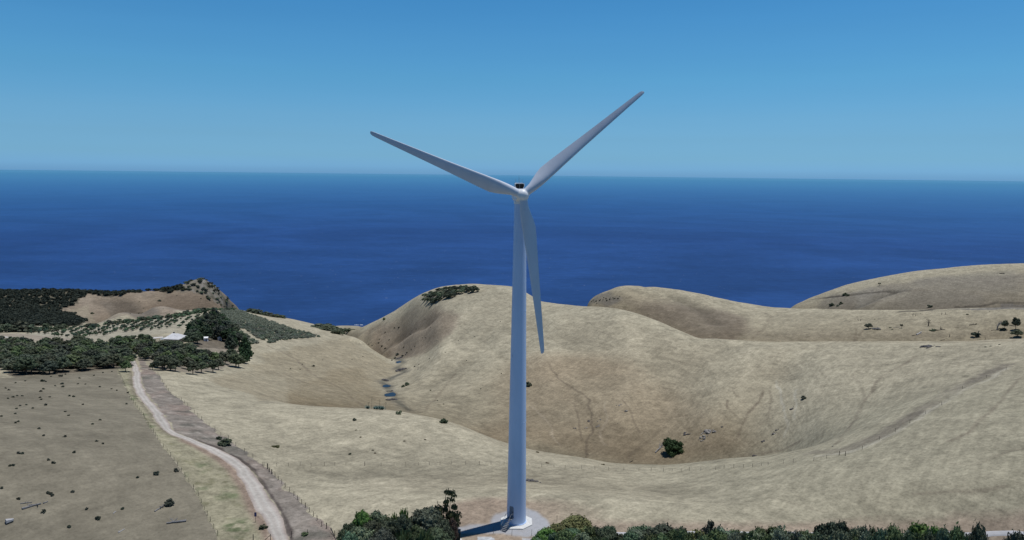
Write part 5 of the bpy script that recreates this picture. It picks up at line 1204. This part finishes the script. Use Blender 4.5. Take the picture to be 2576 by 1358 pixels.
lg2(55, 1205, 128, 1185, 50, 'short thick bleached log at the bottom left corner', branches=0, mat='deadpale', seed=8)
lg2(1610, 1030, 1640, 1018, 10, 'short grey stick at the right foot of the largest paddock shrub', branches=1, seed=9)
log_thing(*c5(1455, 498), *c5(1535, 415), 3.4, 'grey fallen limb leaning below the lone tree', branches=3, seed=10)
log_thing(*c10(985, 372), *c10(1060, 330), 3.4, 'bleached fallen trunk on the right bench', branches=1, mat='deadpale', seed=11)
log_thing(*c10(915, 385), *c10(980, 370), 1.8, 'dark broken end below the bleached fallen trunk', branches=0, mat='deaddark', seed=12)
log_thing(*c10(1200, 310), *c10(1400, 292), 2.4, 'dark fallen bough under the broken stump on the right bench', branches=3, mat='deaddark', seed=13)
log_thing(*c10(1765, 228), *c10(1875, 212), 2.2, 'dark fallen branch in the upper right of the bench', branches=3, mat='deaddark', seed=14)
log_thing(*c10(1340, 455), *c10(1405, 440), 1.6, 'low dark log lying on the edge of the right brow', branches=0, mat='deaddark', seed=15)
log_thing(*c10(335, 285), *c10(455, 295), 5, 'heap of grey fallen timber beside the round shrub on the bench', branches=6, mat='dead', seed=16)
log_thing(*c10(2360, 230), *c10(2440, 240), 1.6, 'fallen branch left of the tall right edge tree', branches=2, mat='deaddark', seed=17)
log_thing(*c10(2090, 305), *c10(2300, 290), 1.4, 'thin fallen limbs under the leaning dead tree', branches=3, mat='deaddark', seed=18)
log_thing(*c9(2340, 985), *c9(2470, 1288), 2.6, 'dark curved fallen bough beside the fence end at the bottom left', branches=2, mat='deaddark', seed=19, name='fallen_bough')
log_thing(*c7(2345, 152), *c7(2395, 150), 2.0, 'dark dead timber on the top of the far right hill', branches=3, mat='deaddark', seed=20)
log_thing(*c7(1350, 660), *c7(1405, 655), 1.2, 'bent dead trunk beside the small bench tree', branches=2, mat='dead', seed=21)
log_thing(*c5(1215, 585), *c5(1245, 572), 2.2, 'small dark stump with a broken limb behind the brow', branches=2, mat='deaddark', seed=22, name='tree_stump')
def dead_tree(u, v, hpx, label, seed=0, fork=2, lean=.0, mat='deaddark', name='dead_tree'):
    g = random.Random(seed); p = at(u, v); h = hpx / pxm(p); o = empty(name, p, label, 'dead tree')
    mb = MB(); pts = limb(mb, g, (0, 0, -.2), (lean * h, 0, h * .75), .045 * h + .08, .02 * h + .03, 5, .15); link('trunk', mb.mesh('trunk', True), M[mat], o)
    for k_ in range(fork):
        mb = MB(); s_ = pts[2 + k_ % 3]; a = g.uniform(0, 6.28); e = s_ + Vector((math.cos(a) * .32 * h, math.sin(a) * .2 * h, g.uniform(.15, .4) * h))
        q_ = limb(mb, g, s_, e, .02 * h + .03, .01 * h + .01, 4, .25); limb(mb, g, q_[2], q_[2] + Vector((-math.cos(a + 1) * .16 * h, .05 * h, .16 * h)), .012 * h + .02, .006 * h + .01, 3, .2)
        link('branch', mb.mesh('branch', True), M[mat], o)
    return o
dead_tree(*c10(1160, 235), 132 * .17, 'dead upright tree with crooked top on the right bench', 1, 4)
dead_tree(*c10(930, 92), 60 * .17, 'taller of two thin dead stems at the back of the bench', 2, 1, .05)
dead_tree(*c10(968, 92), 42 * .17, 'shorter of two thin dead stems at the back of the bench', 3, 1, -.05)
dead_tree(*c10(1355, 68), 40 * .17, 'small dead stump at the back edge of the bench', 4, 2)
dead_tree(*c10(1410, 68), 48 * .17, 'thin dead stem beside the small stump at the back of the bench', 5, 1)
dead_tree(*c10(1345, 288), 66 * .17, 'broken upright stump above the fallen bough on the bench', 6, 1, -.15)
dead_tree(*c10(1470, 402), 68 * .17, 'single thin dead stem near the front of the bench', 7, 1, .1)
dead_tree(*c10(2000, 440), 48 * .17, 'short thick dark stump on the right brow', 8, 0)
dead_tree(*c10(125, 160), 44 * .17, 'low forked dead stump at the left end of the bench', 9, 2, -.25)
dead_tree(*c10(148, 160), 40 * .17, 'second prong of forked dead wood at the left of the bench', 10, 1, .35)
dead_tree(*c10(1890, 385), 100 * .17, 'dead stems standing in a dark bush on the right bench', 11, 4, .05)
dead_tree(*c10(2175, 296), 150 * .17, 'leaning dead tree with one leafy limb at the right of the bench', 12, 5, .15, 'dead')
dead_tree(*c10(2068, 30), 34 * .17, 'lone dark post shaped stump at the back right of the bench', 13, 0)
def bench(x, y, hpx, wpx, key, lab, c_=DG, **k):
    p = at(*c10(x, y)); return plant('bench_tree', key, p, hpx * .17 / pxm(p), wpx * .17 / pxm(p), c_, lab, 'tree', **k)
bench(275, 278, 84, 105, 'gum', 'dark umbrella shaped tree at the left of the right bench')
bench(760, 272, 72, 46, 'umb', 'tiny umbrella tree with a bent trunk on the bench', whole=True)
bench(2285, 292, 160, 90, 'gum', 'grey green leafy crown beside the leaning dead tree', GG)
bench(2450, 290, 195, 110, 'gum', 'tall dark umbrella tree at the right edge of the bench')
bench(2470, 405, 125, 150, 'gum', 'wide dark tree in front of the tall umbrella tree at the right edge')
bench(1855, 400, 90, 110, 'scrubtree', 'dark bush around dead stems at the right of the bench', DK_)
for x, y, s_, lab in [(595, 262, 30, 'small dark shrub left of the bent bench tree'), (625, 292, 24, 'lower small dark shrub left of the bent bench tree'), (365, 138, 20, 'low dark tussock behind the umbrella tree on the bench'), (1230, 305, 80, 'grey green fallen foliage on the bench bough'), (1740, 68, 36, 'dark shrub at the back of the bench'), (1045, 50, 14, 'tiny tussock at the back of the bench'), (2270, 292, 80, 'dark ground bush under the leaning dead tree')]:
    u, v = c10(x, y); shrub_at(u, v, s_ * .17, lab, None, DG, .5)

# ------------------------------------------------------------------ rocks
def rock_cluster(u, v, wpx, n, label, seed, dark=False, hk=.5):
    g = np.random.default_rng(seed); p = at(u, v); w_ = wpx / pxm(p); Vs, F, o_ = [], [], 0
    for i in range(n):
        x, y = g.normal() * w_ * .28, g.normal() * w_ * .28; s_ = w_ * (.07 + .12 * g.random() ** 2) * (1.6 if n < 8 else 1)
        rv_ = ICV * s_ * (1 + .35 * g.normal(size=(12, 1))) * (1.3, 1, hk * 1.6); Vs.append(rv_ + (x, y, ground(p.x + x, p.y + y) - p.z + s_ * .15)); F.append(ICF + o_); o_ += 12
    o = link('rock_outcrop', mesh_np('rock_outcrop', np.concatenate(Vs), None, np.concatenate(F)), M['rockdark' if dark else 'rock'], None, p); tag(o, label, 'rocks'); return o
rock_cluster(*c5(290, 760), 26, 34, 'pile of dark grey stones on the near field right beside the tower', 1, True)
rock_cluster(*c5(375, 775), 8, 6, 'few stones at the right end of the stone pile', 2, True)
rock_cluster(*c10(1150, 540), 30, 60, 'flat heap of dark grey stones at the top of the right field', 3, True, .12)
for i, (x, y, w_, n, lab, dk) in enumerate([(1115, 48, 11, 9, 'grey rocks high on the brown slope right of the tower', 0), (830, 200, 10, 5, 'dark curved rock on the brown slope beside a stock track', 1), (925, 192, 9, 5, 'grey rock right of the dark curved rock', 0), (910, 248, 13, 10, 'grey rock ledge below the dark curved rock', 0), (800, 262, 8, 5, 'pale rock left of the rock ledge', 0),
    (700, 270, 8, 5, 'dark rock on the brown slope left of the stock track', 1), (1945, 300, 24, 26, 'scatter of grey rocks up the slope right of the lone tree', 0), (1900, 360, 18, 16, 'lower scatter of grey rocks right of the lone tree', 0), (1750, 320, 14, 6, 'small dark rocks just right of the lone tree', 1), (2460, 390, 8, 5, 'dark rock far right on the brown slope', 1), (2560, 315, 9, 5, 'dark rock at the right end of the brown slope', 1), (2085, 250, 8, 5, 'small dark rock above the grey scatter', 1), (1095, 222, 6, 3, 'dark upright rock in the middle of the brown slope', 1), (1180, 105, 10, 6, 'small rocks in the upper middle of the brown slope', 0)]):
    rock_cluster(*c5(x, y), w_, n, lab, 20 + i, bool(dk))
for i, (x, y, w_, n, lab, dk) in enumerate([(405, 78, 16, 8, 'dark rocks below the lone bush on the right hill face', 1), (245, 290, 14, 8, 'dark rocks with a pale one on the right hill face', 1), (222, 320, 9, 6, 'pale rock below the dark rocks on the right hill face', 0), (120, 390, 10, 5, 'small dark rock near the valley edge on the right', 1), (778, 436, 6, 4, 'tiny dark rock beside the long stock track', 1), (40, 520, 12, 6, 'low dark rocks on the edge of the brow at right', 1)]):
    rock_cluster(*c6(x, y), w_, n, lab, 40 + i, bool(dk))
rock_cluster(*c3(1290, 1262), 22, 18, 'dark rocks on the bank below the nearest pool', 60, True)
rock_cluster(*c3(1290, 1183), 18, 12, 'dark bank stones on the far rim of the nearest pool', 61, True)
rock_cluster(*c3(1380, 985), 26, 20, 'dark boulders in the gully bed above the middle pool', 62, True)
rock_cluster(*c3(1240, 1082), 20, 14, 'row of dark stones in the gully above the middle pool', 63, True)
rock_cluster(*c3(1370, 880), 22, 20, 'dark boulders at the head of the small far pool', 64, True)

# ------------------------------------------------------------------ agave clump in the near end of the gully
p = at(*c3(1150, 1345)); ag = empty('agave_clump', p, 'blue green agave clump with tall flower stalks at the near end of the gully', 'agave')
g = random.Random(9); mats_ = simple('agave leaf', (.085, .15, .14), .6, .3, 2)
for k_ in range(9):
    cx, cy = g.uniform(-3.6, 3.6), g.uniform(-1.5, 1.5); mb = MB(); s_ = g.uniform(1.1, 1.9)
    for j in range(18):
        a = j * 2.4; el = R(20 + 60 * (j / 18)); d = Vector((math.cos(a) * math.cos(el), math.sin(a) * math.cos(el), math.sin(el))); b0 = Vector((cx, cy, ground(p.x + cx, p.y + cy) - p.z)); sd = Vector((-math.sin(a), math.cos(a), 0))
        tip = b0 + d * s_; m_ = b0 + d * s_ * .5 + Vector((0, 0, .1)); mb.add([b0 - sd * .1, b0 + sd * .1, m_ + sd * .14, m_ - sd * .14, tip], [(0, 1, 2, 3), (3, 2, 4)])
    link('rosette', mb.mesh('rosette'), mats_, ag)
for x, y, hh in ((-1.4, 0, 4.6), (1.4, .3, 4.0), (3.6, .6, 3), (-2.6, .2, 2.6)):
    mb = MB(); z0 = ground(p.x + x, p.y + y) - p.z; mb.tube([(x, y, z0), (x + .1, y, z0 + hh * .6), (x + .15, y, z0 + hh)], [.05, .04, .03], 4)
    for k_ in range(5):
        zz = z0 + hh * (.72 + .06 * k_); mb.tube([(x + .12, y, zz), (x + .12 + .45 * (-1) ** k_, y, zz + .2)], [.02, .03], 4)
    link('flower_stalk', mb.mesh('flower_stalk'), M['deaddark'], ag)

# ------------------------------------------------------------------ fences: posts are parts, wires run between them
def fence(label, pts_px, h=1.15, r_=.06, bigs=(), wires=3, group=None, subdiv=0):
    P = [at(u, v) for u, v in pts_px]
    if subdiv:
        Q = []
        for a, b in zip(P[:-1], P[1:]):
            n_ = max(1, int(round((b - a).length / subdiv)))
            for k_ in range(n_):
                q_ = a.lerp(b, k_ / n_); q_.z = ground(q_.x, q_.y); Q.append(q_)
        P = Q + [P[-1]]
    o = empty('wire_fence', P[0], label, 'fence', group)
    for i, p in enumerate(P):
        b = i in bigs; mb = MB(); hh = h * random.uniform(.88, 1.1) * (1.2 if b else 1); rr_ = r_ * (1.9 if b else random.uniform(.8, 1.15)); d = p - P[0]; lx = random.gauss(0, .03)
        mb.tube([d + Vector((0, 0, -.4)), d + Vector((lx * .5, 0, hh * .5)), d + Vector((lx, 0, hh))], [rr_, rr_ * .95, rr_ * .85], 6)
        q_ = link('strainer_post' if b else 'post', mb.mesh('post', True), M['post'], o)
    for k_ in range(wires):
        mb = MB(); z_ = h * (.3 + .3 * k_)
        pts_ = [p - P[0] + Vector((0, 0, z_)) for p in P]
        mb.tube(pts_, .006, 3, False); link('wire', mb.mesh('wire'), M['wire'], o)
    return o
fence('post and wire fence along the left verge of the road beside the grey paddock', FENCE_L[3:-1], 1.05, .05, subdiv=4.2)
fence('faint fence between the wood corner and the road beside the grey paddock', FENCE_L[:4], 1.05, .05, subdiv=6)
fence('post and wire fence on the right verge of the road, upper part', FENCE_R, 1.1, .055, subdiv=7)
fence('close set post fence from the road corner down to the bush clump', FENCE_R2, 1.2, .07, bigs=(0, 2))
X1 = [c4(130, 622), c4(250, 622), c4(363, 622), c4(470, 620), c4(573, 618), c4(697, 616), c4(795, 615), c4(898, 612), c4(1075, 614), c4(1228, 616), c4(1350, 615), c4(1460, 614), c4(1578, 612), c4(1680, 608), c4(1780, 606), c4(1886, 604), c4(2020, 604), c4(2150, 604), c4(2258, 606), c4(2380, 608), (1275, 1169), c5(140, 612), c5(268, 612), c5(390, 628), c5(505, 635),
      c5(610, 640), c5(765, 645), c5(890, 652), c5(1018, 658), c5(1160, 660), c5(1300, 665), c5(1415, 668), c5(1532, 672), c5(1612, 672), c5(1698, 670), c5(1773, 662), c5(1880, 660), c5(2020, 655), c5(2098, 642), c5(2190, 635), c5(2280, 632), c5(2365, 628), c5(2450, 618), c6(23, 630), c6(170, 615), c6(313, 600), c6(405, 588), c6(598, 574), c6(720, 550), c6(838, 520), c6(895, 528)]
fence('long cross fence running behind the tower from the road to the right', X1, 1.05, .042, bigs=(0, 8, 49, 50))
fence('fence climbing diagonally up the right field beside the dark strip', [c6(895, 528), c6(1055, 465), c6(1215, 378), c6(1365, 303), c6(1500, 218), c6(1650, 132), c6(1800, 48), (2420, 978), (2480, 950), (2530, 930)], 1.1, .05)
# short fences at the bottom: beside the road and around the turbine
fence('short fence end with two posts left of the road at the bottom', [c9(340, 1290), c9(790, 1300)], 1.25, .08)
a_, b_ = at(*c9(640, 1300)), at(*c9(790, 1300))
st = empty('brace_rail', a_, 'slanting timber brace against the last post left of the road', 'brace'); mb = MB(); mb.tube([(0, 0, .15), b_ - a_ + Vector((0, 0, 1.1))], .06, 6); link('rail', mb.mesh('rail'), M['post'], st)
fence('short fence with three posts right of the road at the bottom', [c9(1335, 1215), c9(1740, 1150), c9(2235, 1000)], 1.2, .07, wires=1)
fence('sparse steel picket fence in front of the turbine apron', [c8(1037, 945), c8(1433, 978), c8(1858, 988), c8(2402, 672)], 1.35, .035, wires=1)
# road sign
p = at(*c9(405, 832)); sg = empty('road_sign', p, 'small purple blue roadside sign on a thin post left of the road', 'sign', rz=R(8))
mb = MB(); mb.tube([(0, 0, -.3), (0, 0, 2.25)], .04, 8); link('post', mb.mesh('post'), M['post'], sg)
mb = MB(); mb.box((0, -.055, 1.75), (.46, .03, .9)); pn = link('panel', mb.mesh('panel'), simple('purple blue sign paint', (.075, .075, .19), .5, .1, 2), sg)
mb = MB(); mb.box((0, .0, 1.95), (.12, .08, .04)); mb.box((0, 0, 1.55), (.12, .08, .04)); link('bracket', mb.mesh('bracket'), M['steel'], pn)

# ------------------------------------------------------------------ homestead
c = at(*c1(1745, 800)); hz = ground(c.x, c.y)
M['wall'] = simple('rendered wall', (.3, .28, .25), .9, .12, 1.5); M['win'] = simple('window glass', (.03, .04, .05), .15, .1, 1)
m, nt, b = new_mat('pale corrugated roof'); wv = nt.nodes.new('ShaderNodeTexWave'); wv.inputs['Scale'].default_value = 4; tcn = nt.nodes.new('ShaderNodeTexCoord'); L(nt, tcn.outputs['Object'], wv.inputs['Vector'])
rg = nt.nodes.new('ShaderNodeRGB'); rg.outputs[0].default_value = (.6, .61, .63, 1)
L(nt, mul(nt, mul(nt, rg.outputs[0], ramp(nt, noise(nt, .4, 4), [(.3, .78), (.7, 1.1)])), ramp(nt, wv.outputs['Fac'], [(0, .93), (1, 1.03)])), b.inputs['Base Color']); b.inputs['Roughness'].default_value = .55; M['roof'] = m
def house(name, loc, lx, ly, wh, rh, rz, label, chimney=True, verandah=True, ridge=.45):
    o = empty(name, loc, label, 'house', rz=rz)
    mb = MB(); mb.box((0, 0, wh / 2 - .5), (lx, ly, wh + 1)); link('wall', mb.mesh('wall'), M['wall'], o)
    e = .55; X, Y = lx / 2 + e, ly / 2 + e; rx = lx / 2 * ridge
    mb = MB(); mb.add([(-X, -Y, wh), (X, -Y, wh), (X, Y, wh), (-X, Y, wh), (-rx, 0, wh + rh), (rx, 0, wh + rh), (-X, -Y, wh - .14), (X, -Y, wh - .14), (X, Y, wh - .14), (-X, Y, wh - .14)],
                      [(0, 1, 5, 4), (1, 2, 5), (2, 3, 4, 5), (3, 0, 4), (0, 6, 7, 1), (1, 7, 8, 2), (2, 8, 9, 3), (3, 9, 6, 0), (9, 8, 7, 6)]); roof = link('roof', mb.mesh('roof'), M['roof'], o)
    if chimney:
        mb = MB(); mb.box((-lx * .18, ly * .12, wh + rh * .9), (.8, .7, 1.6)); link('chimney', mb.mesh('chimney'), M['rockdark'], roof)
    mb = MB(); mb.tube([(lx * .1, -ly * .2, wh + rh * .5), (lx * .1, -ly * .2, wh + rh * .8)], .12, 8); link('vent_pipe', mb.mesh('vent_pipe'), M['steel'], roof)
    for k_ in range(3):
        mb = MB(); x = lx * (-.33 + .33 * k_); mb.box((x, -ly / 2 - .03, wh * .5), (1.5, .1, 1.3)); fr2 = link('window' if k_ != 1 else 'door', mb.mesh('window'), M['concrete'], o)
        mb = MB(); mb.box((x, -ly / 2 - .09, wh * .5), (1.3, .05, 1.1)); link('pane', mb.mesh('pane'), M['win'], fr2)
    if verandah:
        mb = MB(); mb.add([(-X - 2.6, -Y + .3, wh - .5), (-X + .1, -Y + .3, wh - .25), (-X + .1, Y - 4, wh - .25), (-X - 2.6, Y - 4, wh - .5), (-X - 2.6, -Y + .3, wh - .6), (-X + .1, -Y + .3, wh - .35), (-X + .1, Y - 4, wh - .35), (-X - 2.6, Y - 4, wh - .6)], [(0, 1, 2, 3), (7, 6, 5, 4), (0, 4, 5, 1), (3, 2, 6, 7), (0, 3, 7, 4)])
        vr = link('verandah_roof', mb.mesh('verandah_roof'), simple('blue grey sheet', (.3, .36, .42), .5, .15, 1), o)
        for x, y in ((-X - 2.4, -Y + .5), (-X - 2.4, Y - 4.3)):
            mb = MB(); mb.tube([(x, y, -.5), (x, y, wh - .55)], .1, 6); link('verandah_post', mb.mesh('verandah_post'), M['post'], vr)
    return o
pm = pxm(c); house('farmhouse', (c.x, c.y + 3, ground(c.x, c.y + 3) + .2), 9.2, 9.5, 2.4, 2.6, R(-7), 'white roofed farmhouse among trees below the olive grove')
for (x, y), lab in (((2072, 790), 'small white shed showing through the shelter belt, left of two'), ((2212, 783), 'small white shed showing through the shelter belt, right of two')):
    p = at(*c1(x, y)); o = empty('white_shed', p, lab, 'shed', rz=R(12)); wm = simple('white painted sheet', (.8, .82, .85), .6, .08, 1)
    mb = MB(); mb.box((0, 0, .9), (2.4, 2.2, 2.6)); link('wall', mb.mesh('wall'), wm, o)
    mb = MB(); mb.add([(-1.5, -1.4, 2.22), (1.5, -1.4, 2.22), (1.5, 1.4, 2.22), (-1.5, 1.4, 2.22), (-1.5, 0, 2.9), (1.5, 0, 2.9)], [(0, 1, 5, 4), (2, 3, 4, 5), (0, 4, 3), (1, 2, 5), (3, 2, 1, 0)]); link('roof', mb.mesh('roof'), wm, o)
    mb = MB(); mb.box((.4, -1.13, .9), (.8, .06, 1.8)); link('door', mb.mesh('door'), M['door'], o)
# lawn beside the house and the paved drive on its left
def patch(name, pxs, mat, label, lift=.2):
    P = [at(u, v) for u, v in pxs]; cx, cy = sum(p.x for p in P) / len(P), sum(p.y for p in P) / len(P); V = []; n_ = 8
    for i in range(n_ + 1):
        for j in range(n_ + 1):
            a, b = i / n_, j / n_; q_ = (P[0].lerp(P[1], a)).lerp(P[3].lerp(P[2], a), b); V.append((q_.x, q_.y, ground(q_.x, q_.y) + lift))
    F = [(i * (n_ + 1) + j, (i + 1) * (n_ + 1) + j, (i + 1) * (n_ + 1) + j + 1, i * (n_ + 1) + j + 1) for i in range(n_) for j in range(n_)]
    o = link(name, mesh_np(name, V, faces4=F), mat); tag(o, label, kind='structure')
patch('lawn', [c1(1835, 752), c1(1912, 755), c1(1925, 800), c1(1850, 800)], simple('watered lawn', (.07, .16, .05), .95, .25, .8), 'green watered lawn beside the farmhouse')
patch('drive', [c1(1470, 760), c1(1640, 748), c1(1640, 760), c1(1480, 775)], simple('pale drive', (.5, .48, .46), .9, .12, .6), 'pale drive left of the farmhouse')
